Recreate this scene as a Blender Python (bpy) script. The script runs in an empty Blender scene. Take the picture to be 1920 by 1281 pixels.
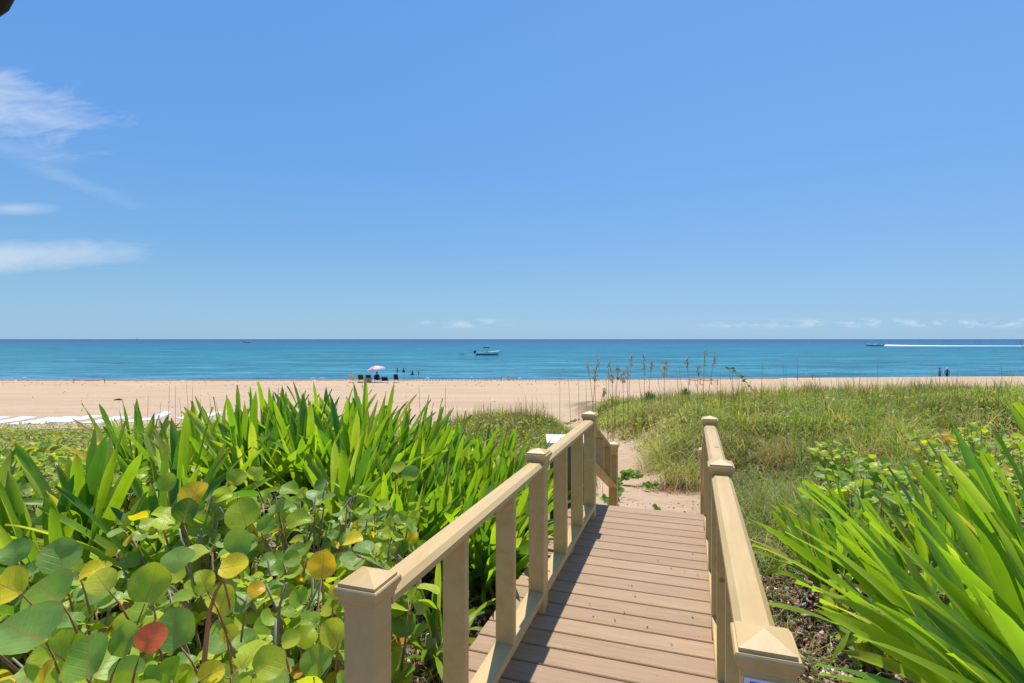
import bpy, math, random
import numpy as np
from mathutils import Vector, Matrix
R = math.radians
rng = np.random.default_rng(7)
random.seed(7)
scene = bpy.context.scene
col = scene.collection

# ------------------------------------------------------------------ camera
EYE = 1.5                      # eye height above the deck (deck top is z = 0)
cam_d = bpy.data.cameras.new("camera")
cam = bpy.data.objects.new("camera", cam_d)
col.objects.link(cam)
cam_d.sensor_width = 36.0
cam_d.lens = 18.75             # 1000 px for a 1920 px wide picture
cam_d.shift_y = -4.5 / 1920
cam_d.clip_start = 0.05
cam_d.clip_end = 60000
cam.location = (0, 0, EYE)
cam.rotation_euler = (R(90), 0, 0)
scene.camera = cam

# ------------------------------------------------------------------ light
SUN_EL, SUN_AZ = 64.0, 5.5    # azimuth clockwise from +Y
SUN_POWER, SKY_POWER, EXPO = 4.8, 0.124, 0.12
scene.view_settings.view_transform = 'Standard'
scene.view_settings.look = 'None'
scene.view_settings.gamma = 1
scene.view_settings.use_curve_mapping = False
scene.view_settings.exposure = EXPO
sun_d = bpy.data.lights.new("sun", 'SUN')
sun_d.energy = SUN_POWER
sun_d.angle = R(0.5)
sun_d.color = (1.0, 0.955, 0.88)
sun = bpy.data.objects.new("sun", sun_d)
col.objects.link(sun)
sd = Vector((math.sin(R(SUN_AZ)) * math.cos(R(SUN_EL)), math.cos(R(SUN_AZ)) * math.cos(R(SUN_EL)), math.sin(R(SUN_EL))))
sun.rotation_euler = sd.to_track_quat('Z', 'Y').to_euler()


class NT:
    """tiny node-tree helper"""
    def __init__(s, tree):
        s.t = tree
        tree.nodes.clear()
    def n(s, kind, **kw):
        nd = s.t.nodes.new(kind)
        for k, v in kw.items():
            if k == 'ins':
                for a, b in v.items():
                    if hasattr(b, 'node'):
                        s.t.links.new(b, nd.inputs[a])
                    else:
                        nd.inputs[a].default_value = b
            else:
                setattr(nd, k, v)
        return nd
    def m(s, op, a, b=None, c=None, clamp=False):
        nd = s.t.nodes.new('ShaderNodeMath')
        nd.operation = op
        nd.use_clamp = clamp
        for i, v in enumerate((a, b, c)):
            if v is None:
                continue
            if hasattr(v, 'node'):
                s.t.links.new(v, nd.inputs[i])
            else:
                nd.inputs[i].default_value = v
        return nd.outputs[0]
    def mix(s, f, a, b, mode='MIX'):
        nd = s.t.nodes.new('ShaderNodeMix')
        nd.data_type = 'RGBA'
        nd.blend_type = mode
        for i, v in ((0, f), (6, a), (7, b)):
            if hasattr(v, 'node'):
                s.t.links.new(v, nd.inputs[i])
            else:
                nd.inputs[i].default_value = v if i == 0 else (*v[:3], 1)
        return nd.outputs[2]
    def noise(s, vec, scale, detail=3, rough=0.5, dist=0.0):
        nd = s.n('ShaderNodeTexNoise', ins={'Scale': scale, 'Detail': detail, 'Roughness': rough, 'Distortion': dist})
        if vec is not None:
            s.t.links.new(vec, nd.inputs['Vector'])
        return nd.outputs['Fac']
    def ramp(s, f, stops, interp='LINEAR'):
        nd = s.t.nodes.new('ShaderNodeValToRGB')
        nd.color_ramp.interpolation = interp
        e = nd.color_ramp.elements
        while len(e) < len(stops):
            e.new(0.5)
        for i, (p, c) in enumerate(stops):
            e[i].position = p
            e[i].color = (*c, 1) if len(c) == 3 else c
        s.t.links.new(f, nd.inputs[0])
        return nd.outputs[0]
    def step(s, x, lo, hi):
        nd = s.n('ShaderNodeMapRange', interpolation_type='SMOOTHSTEP')
        s.t.links.new(x, nd.inputs[0])
        nd.inputs[1].default_value = lo
        nd.inputs[2].default_value = hi
        return nd.outputs[0]
    def mapping(s, vec, scale=(1, 1, 1), rot=(0, 0, 0)):
        nd = s.n('ShaderNodeMapping', ins={'Vector': vec, 'Scale': scale, 'Rotation': rot})
        return nd.outputs[0]


# sky: Nishita with thin cirrus at left and small far cumulus over the horizon
world = bpy.data.worlds.new("World")
scene.world = world
world.use_nodes = True
W = NT(world.node_tree)
tc = W.n('ShaderNodeTexCoord').outputs['Generated']
sky = W.n('ShaderNodeTexSky', sky_type='NISHITA', sun_disc=False, sun_elevation=R(SUN_EL), sun_rotation=R(SUN_AZ),
          altitude=0, air_density=1.0, dust_density=0.6, ozone_density=2.5)
sep = W.n('ShaderNodeSeparateXYZ', ins={0: tc})
dx, dy, dz = sep.outputs
hs = W.n('ShaderNodeHueSaturation', ins={'Hue': 0.5, 'Saturation': 1.0, 'Value': 1.0, 'Color': sky.outputs[0]})
elv = W.m('MAXIMUM', dz, 0.0)
def grad(st):
    return W.ramp(elv, [(p, tuple(v / 8 for v in c)) for p, c in st])
gl = grad([(0.0, (2.15, 3.95, 5.55)), (0.06, (1.85, 3.75, 5.6)), (0.16, (1.30, 3.15, 5.7)), (0.30, (.98, 2.70, 6.0)), (0.55, (.75, 2.35, 5.9)), (1.0, (.55, 1.7, 5.0))])
gr = grad([(0.0, (2.30, 4.05, 5.75)), (0.06, (2.0, 3.85, 6.0)), (0.16, (1.60, 3.42, 6.2)), (0.30, (1.28, 3.05, 6.4)), (0.55, (1.08, 2.72, 6.3)), (1.0, (.7, 1.8, 5.2))])
gmix = W.mix(W.step(dx, -0.75, 0.6), gl, gr)
g8 = W.n('ShaderNodeVectorMath', operation='SCALE', ins={0: gmix, 3: 8.0}).outputs[0]
SKYCOL = W.mix(0.88, hs.outputs[0], g8)
ysafe = W.m('MAXIMUM', dy, 0.05)
a_ = W.m('DIVIDE', dx, ysafe)
b_ = W.m('DIVIDE', dz, ysafe)
ab = W.n('ShaderNodeCombineXYZ', ins={0: a_, 1: b_, 2: 0.0}).outputs[0]
nz_f = W.noise(W.mapping(ab, (7, 22, 1), (0, 0, R(-12))), 1.0, 6, 0.62, 0.5)
nz_c = W.noise(W.mapping(ab, (3.0, 8, 1), (0, 0, R(-8))), 1.0, 3, 0.5, 0.3)
nz_h = W.noise(W.mapping(ab, (26, 70, 1)), 1.0, 3, 0.5)


def blob(a0, b0, ra, rb, rot, amp_c, amp_f, gain, mx):
    c, s_ = math.cos(R(rot)), math.sin(R(rot))
    da = W.m('SUBTRACT', a_, a0)
    db = W.m('SUBTRACT', b_, b0)
    u = W.m('DIVIDE', W.m('ADD', W.m('MULTIPLY', da, c), W.m('MULTIPLY', db, s_)), ra)
    v = W.m('DIVIDE', W.m('SUBTRACT', W.m('MULTIPLY', db, c), W.m('MULTIPLY', da, s_)), rb)
    d = W.m('SQRT', W.m('ADD', W.m('MULTIPLY', u, u), W.m('MULTIPLY', v, v)))
    x = W.m('SUBTRACT', 1.0, d)
    x = W.m('ADD', x, W.m('MULTIPLY', W.m('SUBTRACT', nz_c, 0.5), amp_c))
    x = W.m('ADD', x, W.m('MULTIPLY', W.m('SUBTRACT', nz_f, 0.5), amp_f))
    x = W.m('MULTIPLY', x, gain, clamp=True)
    return W.m('MULTIPLY', W.m('SMOOTH_MIN', x, 1.0, 0.3), mx)


cl = blob(-1.02, 0.445, 0.27, 0.080, -12, 1.1, 2.1, 1.1, 0.52)
for args in ((-0.95, 0.155, 0.30, 0.034, 2, 0.9, 1.7, 1.0, 0.42), (-0.82, 0.295, 0.16, 0.018, -20, 0.9, 2.2, 0.6, 0.22),
             (-0.93, 0.245, 0.09, 0.013, 0, 0.6, 1.1, 1.0, 0.3), (-0.95, 0.36, 0.16, 0.03, -8, 0.7, 1.6, 0.6, 0.22)):
    cl = W.m('MAXIMUM', cl, blob(*args))
# small clouds in a band over the horizon
band = W.m('SUBTRACT', 1.0, W.m('DIVIDE', W.m('ABSOLUTE', W.m('SUBTRACT', b_, 0.030)), 0.011))
band = W.m('MULTIPLY', W.m('MAXIMUM', band, 0.0), W.step(nz_h, 0.44, 0.68))
sel = W.m('MAXIMUM', W.step(a_, 0.30, 0.42), W.m('MULTIPLY', W.step(a_, -0.20, -0.12), W.m('SUBTRACT', 1.0, W.step(a_, -0.06, 0.03))))
cl = W.m('MAXIMUM', cl, W.m('MULTIPLY', W.m('MULTIPLY', band, sel), 0.42))
cl = W.m('MULTIPLY', cl, W.step(dy, 0.05, 0.2))
cl = W.m('MULTIPLY', cl, W.step(dz, 0.0, 0.01))
skyc = W.mix(cl, SKYCOL, (7.0, 7.1, 7.2))
bg = W.n('ShaderNodeBackground', ins={'Color': skyc, 'Strength': SKY_POWER})
wo = W.n('ShaderNodeOutputWorld')
world.node_tree.links.new(bg.outputs[0], wo.inputs[0])
world.cycles.sampling_method = 'AUTOMATIC'


# ------------------------------------------------------------------ terrain height
def sm(x, a, b):
    t = np.clip((np.asarray(x, float) - a) / (b - a), 0, 1)
    return t * t * (3 - 2 * t)


_BY = [-12, 1, 3, 5, 6.5, 8, 12, 16, 19, 22, 30, 45, 58, 61.5, 63.5, 67, 90, 200, 500]
_BZ = [-.25, -.28, -.34, -.46, -.60, -.72, -1.0, -1.35, -1.72, -1.86, -2.2, -2.78, -3.22, -3.30, -3.34, -3.75, -6, -10, -20]


def ground(X, Y):
    X = np.asarray(X, float); Y = np.asarray(Y, float)
    ys = Y + 0.0 * X
    shore = np.clip((X - 5) / 60, 0, 1) * 6.0          # the waterline runs away to the right
    yb = np.where(Y > 35, Y - shore * sm(Y, 35, 58), ys)
    z = np.interp(yb, _BY, _BZ)
    z = z + (.55 * sm(X, 2.6, 4.2) + .42 * sm(X, 5, 14)) * sm(Y, 6, 12) * (1 - sm(Y, 25, 33))
    z = z + .28 * sm(X, -2.5, -0.5) * (1 - sm(X, 1.1, 1.7)) * sm(Y, 10, 14) * (1 - sm(Y, 20, 24))
    z = z + .42 * (1 - sm(X, -1.6, -0.5)) * sm(Y, 2.2, 3.6) * (1 - sm(Y, 6.5, 10))
    z = z + .05 * np.sin(X * 1.7 + Y * .6) * np.sin(Y * 1.3 - X * .4) * sm(Y, 6, 10) * (1 - sm(Y, 24, 40))
    z = z + .035 * np.sin(X * .31 + 1) * np.sin(Y * .42) * sm(Y, 22, 30) * (1 - sm(Y, 52, 58))
    return z


TH = math.atan(0.334)
CT, ST = math.cos(TH), math.sin(TH)


def B(u, v, z=0.0):
    """bridge coordinates (u forward along the deck, v to the right) to the world"""
    return (u * ST + v * CT, u * CT - v * ST, z)


def P(px, py, Y):
    """a photograph pixel at depth Y (metres) -> world point"""
    return ((px - 960) / 1000 * Y, Y, EYE - (py - 636) / 1000 * Y)


# ------------------------------------------------------------------ mesh helpers
class MB:
    def __init__(s):
        s.v = []; s.f = []; s.c = []; s.uv = []; s.n = 0
    def add(s, verts, faces, colr=None, uv=None):
        verts = np.asarray(verts, float)
        s.v.append(verts)
        b = s.n
        s.f.extend([tuple(i + b for i in f) for f in faces])
        k = len(verts)
        s.n += k
        if colr is None:
            colr = (1, 1, 1)
        colr = np.asarray(colr, float)
        if colr.ndim == 1:
            colr = np.tile(colr, (k, 1))
        s.c.append(colr)
        s.uv.append(np.zeros((k, 2)) if uv is None else np.asarray(uv, float))
        return s
    def box(s, a, b, colr=None):
        x0, y0, z0 = a; x1, y1, z1 = b
        v = [(x0, y0, z0), (x1, y0, z0), (x1, y1, z0), (x0, y1, z0), (x0, y0, z1), (x1, y0, z1), (x1, y1, z1), (x0, y1, z1)]
        return s.add(v, [(0, 3, 2, 1), (4, 5, 6, 7), (0, 1, 5, 4), (1, 2, 6, 5), (2, 3, 7, 6), (3, 0, 4, 7)], colr)
    def prism(s, prof, path, colr=None, cap=True):
        """prof: list of 2-D points, path: list of (origin, axis_a, axis_b)"""
        k = len(prof)
        v = []
        for o, a, b in path:
            o, a, b = map(np.asarray, (o, a, b))
            for p in prof:
                v.append(o + a * p[0] + b * p[1])
        f = []
        for j in range(len(path) - 1):
            for i in range(k):
                i2 = (i + 1) % k
                f.append((j * k + i, j * k + i2, (j + 1) * k + i2, (j + 1) * k + i))
        if cap:
            f.append(tuple(range(k))[::-1])
            f.append(tuple((len(path) - 1) * k + i for i in range(k)))
        return s.add(v, f, colr)
    def tube(s, pts, rad, n=6, colr=None, cap=True):
        pts = [np.asarray(p, float) for p in pts]
        if np.isscalar(rad):
            rad = [rad] * len(pts)
        v = []; f = []
        for j, p in enumerate(pts):
            d = pts[min(j + 1, len(pts) - 1)] - pts[max(j - 1, 0)]
            d = d / (np.linalg.norm(d) + 1e-9)
            up = np.array((0, 0, 1.0)) if abs(d[2]) < .9 else np.array((1.0, 0, 0))
            a = np.cross(d, up); a /= np.linalg.norm(a)
            b = np.cross(a, d)
            for i in range(n):
                t = 2 * math.pi * i / n
                v.append(p + (a * math.cos(t) + b * math.sin(t)) * rad[j])
        for j in range(len(pts) - 1):
            for i in range(n):
                i2 = (i + 1) % n
                f.append((j * n + i, j * n + i2, (j + 1) * n + i2, (j + 1) * n + i))
        if cap:
            f.append(tuple(range(n))[::-1]); f.append(tuple((len(pts) - 1) * n + i for i in range(n)))
        if colr is not None and np.ndim(colr) == 2:
            colr = np.repeat(np.asarray(colr), n, axis=0)
        return s.add(v, f, colr)
    def build(s, name, mat, parent=None, smooth=False, loc=None):
        me = bpy.data.meshes.new(name)
        v = np.concatenate(s.v)
        if loc is not None:
            v = v - np.asarray(loc)
        me.from_pydata(v.tolist(), [], s.f)
        fin(me, np.concatenate(s.c), np.concatenate(s.uv), mat, smooth)
        return link(name, me, parent, loc)


def fin(me, colr, uv, mat, smooth):
    k = len(me.vertices)
    at = me.color_attributes.new("tint", 'FLOAT_COLOR', 'POINT')
    c4 = np.ones((k, 4), np.float32)
    c4[:, :3] = colr
    at.data.foreach_set('color', c4.ravel())
    if uv is not None and np.any(uv):
        ul = me.uv_layers.new(name="leaf")
        li = np.zeros(len(me.loops), np.int32)
        me.loops.foreach_get('vertex_index', li)
        ul.data.foreach_set('uv', uv[li].astype(np.float32).ravel())
    me.materials.append(mat)
    if smooth:
        me.polygons.foreach_set('use_smooth', np.ones(len(me.polygons), bool))
    me.update()


def link(name, me, parent=None, loc=None):
    o = bpy.data.objects.new(name, me)
    col.objects.link(o)
    if parent is not None:
        o.parent = parent
    if loc is not None:
        o.location = loc
    return o


def fastmesh(name, verts, quads, colr, mat, smooth=True, uv=None, parent=None, loc=None):
    """verts (N,3), quads (M,4)"""
    me = bpy.data.meshes.new(name)
    if loc is not None:
        verts = verts - np.asarray(loc)
    me.vertices.add(len(verts))
    me.vertices.foreach_set('co', verts.astype(np.float32).ravel())
    k = quads.shape[1]
    me.loops.add(quads.size)
    me.loops.foreach_set('vertex_index', quads.astype(np.int32).ravel())
    me.polygons.add(len(quads))
    me.polygons.foreach_set('loop_start', np.arange(0, quads.size, k, dtype=np.int32))
    me.update(calc_edges=True)
    fin(me, colr, uv, mat, smooth)
    return link(name, me, parent, loc)


def tag(o, label=None, cat=None, group=None, kind=None):
    if label: o['label'] = label
    if cat: o['category'] = cat
    if group: o['group'] = group
    if kind: o['kind'] = kind
    return o


def empty(name, loc, label=None, cat=None, group=None, rz=0.0, parent=None):
    o = bpy.data.objects.new(name, None)
    col.objects.link(o)
    o.empty_display_size = 0.1
    o.location = loc
    o.rotation_euler = (0, 0, rz)
    if parent: o.parent = parent
    return tag(o, label, cat, group)


ORD = ['leftmost', 'second from the left', 'third from the left', 'fourth from the left', 'fifth from the left', 'sixth from the left',
       'seventh from the left', 'eighth from the left', 'ninth from the left', 'tenth from the left', 'eleventh from the left',
       'twelfth from the left', 'thirteenth from the left', 'fourteenth from the left', 'fifteenth from the left', 'sixteenth from the left']


# ------------------------------------------------------------------ materials
def mat_new(name):
    m = bpy.data.materials.new(name)
    m.use_nodes = True
    return m, NT(m.node_tree)


def out(m, N, sh):
    o = N.n('ShaderNodeOutputMaterial')
    m.node_tree.links.new(sh, o.inputs[0])
    return m


def simple(name, c, rough=0.6, spec=0.5, noise=0.0, nscale=8.0, metallic=0.0, bump=0.0, tint=False):
    m, N = mat_new(name)
    base = c
    tcd = N.n('ShaderNodeTexCoord').outputs['Object']
    nz = N.noise(tcd, nscale, 4, 0.6)
    if tint:
        at = N.n('ShaderNodeAttribute', attribute_name='tint').outputs['Color']
        base = N.mix(1.0, at, c, 'MULTIPLY')
    if noise:
        f = N.m('ADD', N.m('MULTIPLY', N.m('SUBTRACT', nz, 0.5), noise * 2), 1.0)
        g = N.n('ShaderNodeCombineColor', ins={0: f, 1: f, 2: f}).outputs[0]
        base = N.mix(1.0, base, g, 'MULTIPLY')
    ins = {'Roughness': rough, 'Specular IOR Level': spec, 'Metallic': metallic}
    p = N.n('ShaderNodeBsdfPrincipled', ins=ins)
    if hasattr(base, 'node'):
        m.node_tree.links.new(base, p.inputs['Base Color'])
    else:
        p.inputs['Base Color'].default_value = (*base, 1)
    if bump:
        b = N.n('ShaderNodeBump', ins={'Strength': bump, 'Distance': 0.01, 'Height': nz})
        m.node_tree.links.new(b.outputs[0], p.inputs['Normal'])
    return out(m, N, p.outputs[0])


def leaf_mat(name, trans=0.35, rough=0.38, spec=0.35, veins=False, stripes=False, tcol=(1.25, 1.35, 0.35)):
    m, N = mat_new(name)
    at = N.n('ShaderNodeAttribute', attribute_name='tint').outputs['Color']
    geo = N.n('ShaderNodeNewGeometry')
    pos = geo.outputs['Position']
    nz = N.noise(pos, 22 if veins else 9, 4, 0.6)
    f = N.m('ADD', N.m('MULTIPLY', N.m('SUBTRACT', nz, 0.5), 0.55), 1.0)
    base = N.mix(1.0, at, N.n('ShaderNodeCombineColor', ins={0: f, 1: f, 2: f}).outputs[0], 'MULTIPLY')
    hgt = nz
    if veins:
        uv = N.n('ShaderNodeUVMap', uv_map='leaf').outputs[0]
        sp = N.n('ShaderNodeSeparateXYZ', ins={0: uv})
        s_ = N.m('ABSOLUTE', N.m('SUBTRACT', sp.outputs[0], 0.5))
        t_ = sp.outputs[1]
        mid = N.m('SUBTRACT', 1.0, N.step(N.m('SUBTRACT', s_, N.m('MULTIPLY', N.m('SUBTRACT', 1.0, t_), 0.012)), 0.002, 0.013))
        k = N.m('FRACT', N.m('MULTIPLY', N.m('SUBTRACT', t_, N.m('MULTIPLY', s_, 0.75)), 5.5))
        lat = N.m('SUBTRACT', 1.0, N.step(N.m('ABSOLUTE', N.m('SUBTRACT', k, 0.5)), 0.02, 0.085))
        lat = N.m('MULTIPLY', lat, N.m('SUBTRACT', 1.0, N.step(s_, 0.25, 0.48)))
        base = N.mix(N.m('MULTIPLY', lat, 0.42), base, (0.36, 0.42, 0.13))
        base = N.mix(N.m('MULTIPLY', mid, 0.75), base, (0.50, 0.26, 0.10))
        rim = N.step(N.m('SQRT', N.m('ADD', N.m('MULTIPLY', s_, s_), N.m('POWER', N.m('SUBTRACT', t_, 0.5), 2))), 0.462, 0.495)
        base = N.mix(N.m('MULTIPLY', rim, 0.45), base, (0.40, 0.27, 0.06))
        spot = N.step(N.noise(pos, 60, 3, 0.6), 0.69, 0.74)
        base = N.mix(N.m('MULTIPLY', spot, 0.35), base, (0.16, 0.08, 0.03))
        hgt = N.m('SUBTRACT', nz, N.m('MULTIPLY', lat, 0.6))
    if stripes:
        uv = N.n('ShaderNodeUVMap', uv_map='leaf').outputs[0]
        sp = N.n('ShaderNodeSeparateXYZ', ins={0: uv})
        w = N.noise(N.n('ShaderNodeCombineXYZ', ins={0: N.m('MULTIPLY', sp.outputs[0], 26.0), 1: N.m('MULTIPLY', sp.outputs[1], 1.2), 2: 0.0}).outputs[0], 1.0, 2, 0.5)
        g = N.m('ADD', N.m('MULTIPLY', N.m('SUBTRACT', w, 0.5), 0.6), 1.0)
        base = N.mix(1.0, base, N.n('ShaderNodeCombineColor', ins={0: g, 1: g, 2: g}).outputs[0], 'MULTIPLY')
        hgt = w
    bmp = N.n('ShaderNodeBump', ins={'Strength': 0.35, 'Distance': 0.004, 'Height': hgt}).outputs[0]
    p = N.n('ShaderNodeBsdfPrincipled', ins={'Base Color': base, 'Roughness': rough, 'Specular IOR Level': spec, 'Normal': bmp})
    tcl = N.mix(1.0, base, tcol, 'MULTIPLY')
    tr = N.n('ShaderNodeBsdfTranslucent', ins={'Color': tcl})
    mx = N.n('ShaderNodeMixShader', ins={0: trans, 1: p.outputs[0], 2: tr.outputs[0]})
    return out(m, N, mx.outputs[0])


def sand_mat():
    m, N = mat_new("beach_sand")
    pos = N.n('ShaderNodeNewGeometry').outputs['Position']
    sp = N.n('ShaderNodeSeparateXYZ', ins={0: pos})
    X, Y, Z = sp.outputs
    n1 = N.noise(N.mapping(pos, (0.12, 0.5, 1)), 1.0, 5, 0.62, 0.6)
    n2 = N.noise(pos, 2.6, 5, 0.65)
    n3 = N.noise(pos, 180, 2, 0.5)
    c = N.ramp(n1, [(0.25, (0.49, 0.345, 0.205)), (0.5, (0.575, 0.402, 0.255)), (0.75, (0.63, 0.452, 0.295))])
    c = N.mix(N.m('MULTIPLY', N.step(n2, 0.45, 0.7), 0.30), c, (0.50, 0.34, 0.215))
    # smoother scuffed and raked streaks parallel to the water
    st = N.noise(N.mapping(pos, (0.03, 2.2, 1)), 1.0, 3, 0.5, 0.3)
    c = N.mix(N.m('MULTIPLY', N.step(st, 0.55, 0.72), 0.25), c, (0.48, 0.34, 0.24))
    c = N.mix(N.m('MULTIPLY', N.m('SUBTRACT', n3, 0.4), 0.5), c, (0.36, 0.25, 0.16))
    # damp sand near the waterline, weed line
    # leaf mould and soil close to the bridge
    nm = N.noise(pos, 1.1, 4, 0.6)
    ed = N.m('ADD', Y, N.m('MULTIPLY', N.m('SUBTRACT', nm, 0.5), 3.0))
    soil = N.m('SUBTRACT', 1.0, N.step(ed, 4.3, 5.6))
    leftsoil = N.m('MULTIPLY', N.m('SUBTRACT', 1.0, N.step(X, -0.3, 1.0)), N.m('SUBTRACT', 1.0, N.step(ed, 8, 11)))
    soil = N.m('MAXIMUM', soil, leftsoil)
    v = N.n('ShaderNodeTexVoronoi', ins={'Vector': pos, 'Scale': 55.0, 'Randomness': 1.0})
    sc = N.ramp(N.n('ShaderNodeSeparateColor', ins={0: v.outputs['Color']}).outputs[0],
                [(0.0, (0.035, 0.022, 0.015)), (0.4, (0.10, 0.058, 0.038)), (0.7, (0.20, 0.115, 0.08)), (0.92, (0.32, 0.22, 0.17)), (1.0, (0.5, 0.40, 0.33))])
    c = N.mix(soil, c, sc)
    # grey-green thatch under the dune grass
    th = N.m('MULTIPLY', N.m('MULTIPLY', N.step(X, 2.7, 3.6), N.step(Y, 5.0, 7.0)), N.m('SUBTRACT', 1.0, N.step(Y, 27, 33)))
    th = N.m('MULTIPLY', th, N.step(N.noise(pos, 0.9, 4, 0.6), 0.36, 0.52))
    tl = N.m('MULTIPLY', N.m('SUBTRACT', 1.0, N.step(X, 0.6, 1.4)), N.m('MULTIPLY', N.step(Y, 7, 9), N.m('SUBTRACT', 1.0, N.step(Y, 17.5, 19.0))))
    c = N.mix(N.m('MULTIPLY', N.m('MAXIMUM', th, tl), 0.8), c, (0.20, 0.16, 0.075))
    # footprints and ripples
    fp = N.n('ShaderNodeTexVoronoi', ins={'Vector': pos, 'Scale': 2.6, 'Randomness': 1.0}).outputs['Distance']
    h = N.m('ADD', N.m('MULTIPLY', N.step(fp, 0.05, 0.32), 0.9), N.m('MULTIPLY', N.noise(pos, 9, 5, 0.7), 1.1))
    b = N.n('ShaderNodeBump', ins={'Strength': 0.7, 'Distance': 0.09, 'Height': h}).outputs[0]
    p = N.n('ShaderNodeBsdfPrincipled', ins={'Base Color': c, 'Roughness': 0.95, 'Specular IOR Level': 0.1, 'Normal': b})
    return out(m, N, p.outputs[0])


def sea_mat():
    m, N = mat_new("sea_water")
    pos = N.n('ShaderNodeNewGeometry').outputs['Position']
    Y = N.n('ShaderNodeSeparateXYZ', ins={0: pos}).outputs[1]
    n = N.noise(N.mapping(pos, (0.006, 0.02, 1)), 1.0, 4, 0.6)
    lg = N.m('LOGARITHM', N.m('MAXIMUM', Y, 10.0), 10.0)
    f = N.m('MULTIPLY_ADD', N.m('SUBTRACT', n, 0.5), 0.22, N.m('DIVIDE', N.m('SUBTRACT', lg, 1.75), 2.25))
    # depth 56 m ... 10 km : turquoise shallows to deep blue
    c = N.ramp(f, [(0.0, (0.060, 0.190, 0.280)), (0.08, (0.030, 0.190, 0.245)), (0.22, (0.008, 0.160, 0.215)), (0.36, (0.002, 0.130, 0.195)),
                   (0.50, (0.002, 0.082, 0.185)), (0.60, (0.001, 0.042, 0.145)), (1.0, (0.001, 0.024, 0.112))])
    # choppy surface seen at a grazing angle: reflections of wave faces painted as tone, plus bump
    w1 = N.noise(N.mapping(pos, (0.07, 0.24, 1), (0, 0, R(6))), 1.0, 5, 0.68, 0.4)
    w2 = N.noise(N.mapping(pos, (0.9, 2.6, 1), (0, 0, R(-9))), 1.0, 4, 0.65, 0.3)
    w3 = N.noise(N.mapping(pos, (0.03, 0.12, 1)), 1.0, 4, 0.6, 0.4)
    w4 = N.noise(N.mapping(pos, (0.2, 0.7, 1), (0, 0, R(4))), 1.0, 5, 0.75, 0.5)
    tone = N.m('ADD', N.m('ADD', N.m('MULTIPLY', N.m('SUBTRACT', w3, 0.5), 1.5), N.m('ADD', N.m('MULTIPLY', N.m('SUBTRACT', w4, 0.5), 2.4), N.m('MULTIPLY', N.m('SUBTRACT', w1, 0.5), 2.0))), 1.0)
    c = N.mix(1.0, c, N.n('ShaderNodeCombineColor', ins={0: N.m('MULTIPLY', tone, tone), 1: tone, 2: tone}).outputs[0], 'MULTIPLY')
    h = N.m('ADD', N.m('ADD', N.m('MULTIPLY', w1, 1.2), N.m('MULTIPLY', w2, 0.35)), N.m('MULTIPLY', w3, 1.5))
    b = N.n('ShaderNodeBump', ins={'Strength': 1.0, 'Distance': 0.55, 'Height': h}).outputs[0]
    p = N.n('ShaderNodeBsdfPrincipled', ins={'Base Color': c, 'Roughness': 0.22, 'Specular IOR Level': 0.035, 'IOR': 1.33, 'Normal': b})
    return out(m, N, p.outputs[0])


def deck_mat():
    m, N = mat_new("composite_decking")
    tcd = N.n('ShaderNodeTexCoord').outputs['Object']
    at = N.n('ShaderNodeAttribute', attribute_name='tint').outputs['Color']
    g = N.noise(N.mapping(tcd, (2.2, 55, 10)), 1.0, 5, 0.65, 1.2)
    g2 = N.noise(tcd, 6.0, 4, 0.6)
    c = N.ramp(g, [(0.3, (0.325, 0.205, 0.113)), (0.5, (0.388, 0.252, 0.142)), (0.7, (0.448, 0.30, 0.178))])
    c = N.mix(1.0, c, at, 'MULTIPLY')
    c = N.mix(N.m('MULTIPLY', N.step(g2, 0.5, 0.75), 0.3), c, (0.36, 0.24, 0.16))
    sp = N.step(N.noise(tcd, 60, 2, 0.4), 0.735, 0.76)
    c = N.mix(N.m('MULTIPLY', sp, 0.7), c, (0.10, 0.06, 0.04))
    b = N.n('ShaderNodeBump', ins={'Strength': 0.35, 'Distance': 0.003, 'Height': g}).outputs[0]
    p = N.n('ShaderNodeBsdfPrincipled', ins={'Base Color': c, 'Roughness': 0.62, 'Specular IOR Level': 0.3, 'Normal': b})
    return out(m, N, p.outputs[0])


def paint_mat():
    m, N = mat_new("tan_painted_wood")
    tcd = N.n('ShaderNodeTexCoord').outputs['Object']
    n1 = N.noise(N.mapping(tcd, (14, 1.3, 14)), 1.0, 5, 0.6, 0.8)
    n2 = N.noise(tcd, 3.0, 3, 0.6)
    c = N.ramp(n1, [(0.3, (0.54, 0.358, 0.135)), (0.55, (0.61, 0.415, 0.168)), (0.8, (0.645, 0.455, 0.20))])
    c = N.mix(N.m('MULTIPLY', N.step(n2, 0.5, 0.75), 0.5), c, (0.50, 0.33, 0.135))
    kn = N.n('ShaderNodeTexVoronoi', ins={'Vector': N.mapping(tcd, (4.5, 2.6, 4.5)), 'Scale': 1.0}).outputs['Distance']
    c = N.mix(N.m('MULTIPLY', N.m('SUBTRACT', 1.0, N.step(kn, 0.045, 0.085)), 0.8), c, (0.30, 0.13, 0.04))
    b = N.n('ShaderNodeBump', ins={'Strength': 0.25, 'Distance': 0.002, 'Height': n1}).outputs[0]
    p = N.n('ShaderNodeBsdfPrincipled', ins={'Base Color': c, 'Roughness': 0.45, 'Specular IOR Level': 0.45, 'Normal': b})
    return out(m, N, p.outputs[0])


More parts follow.
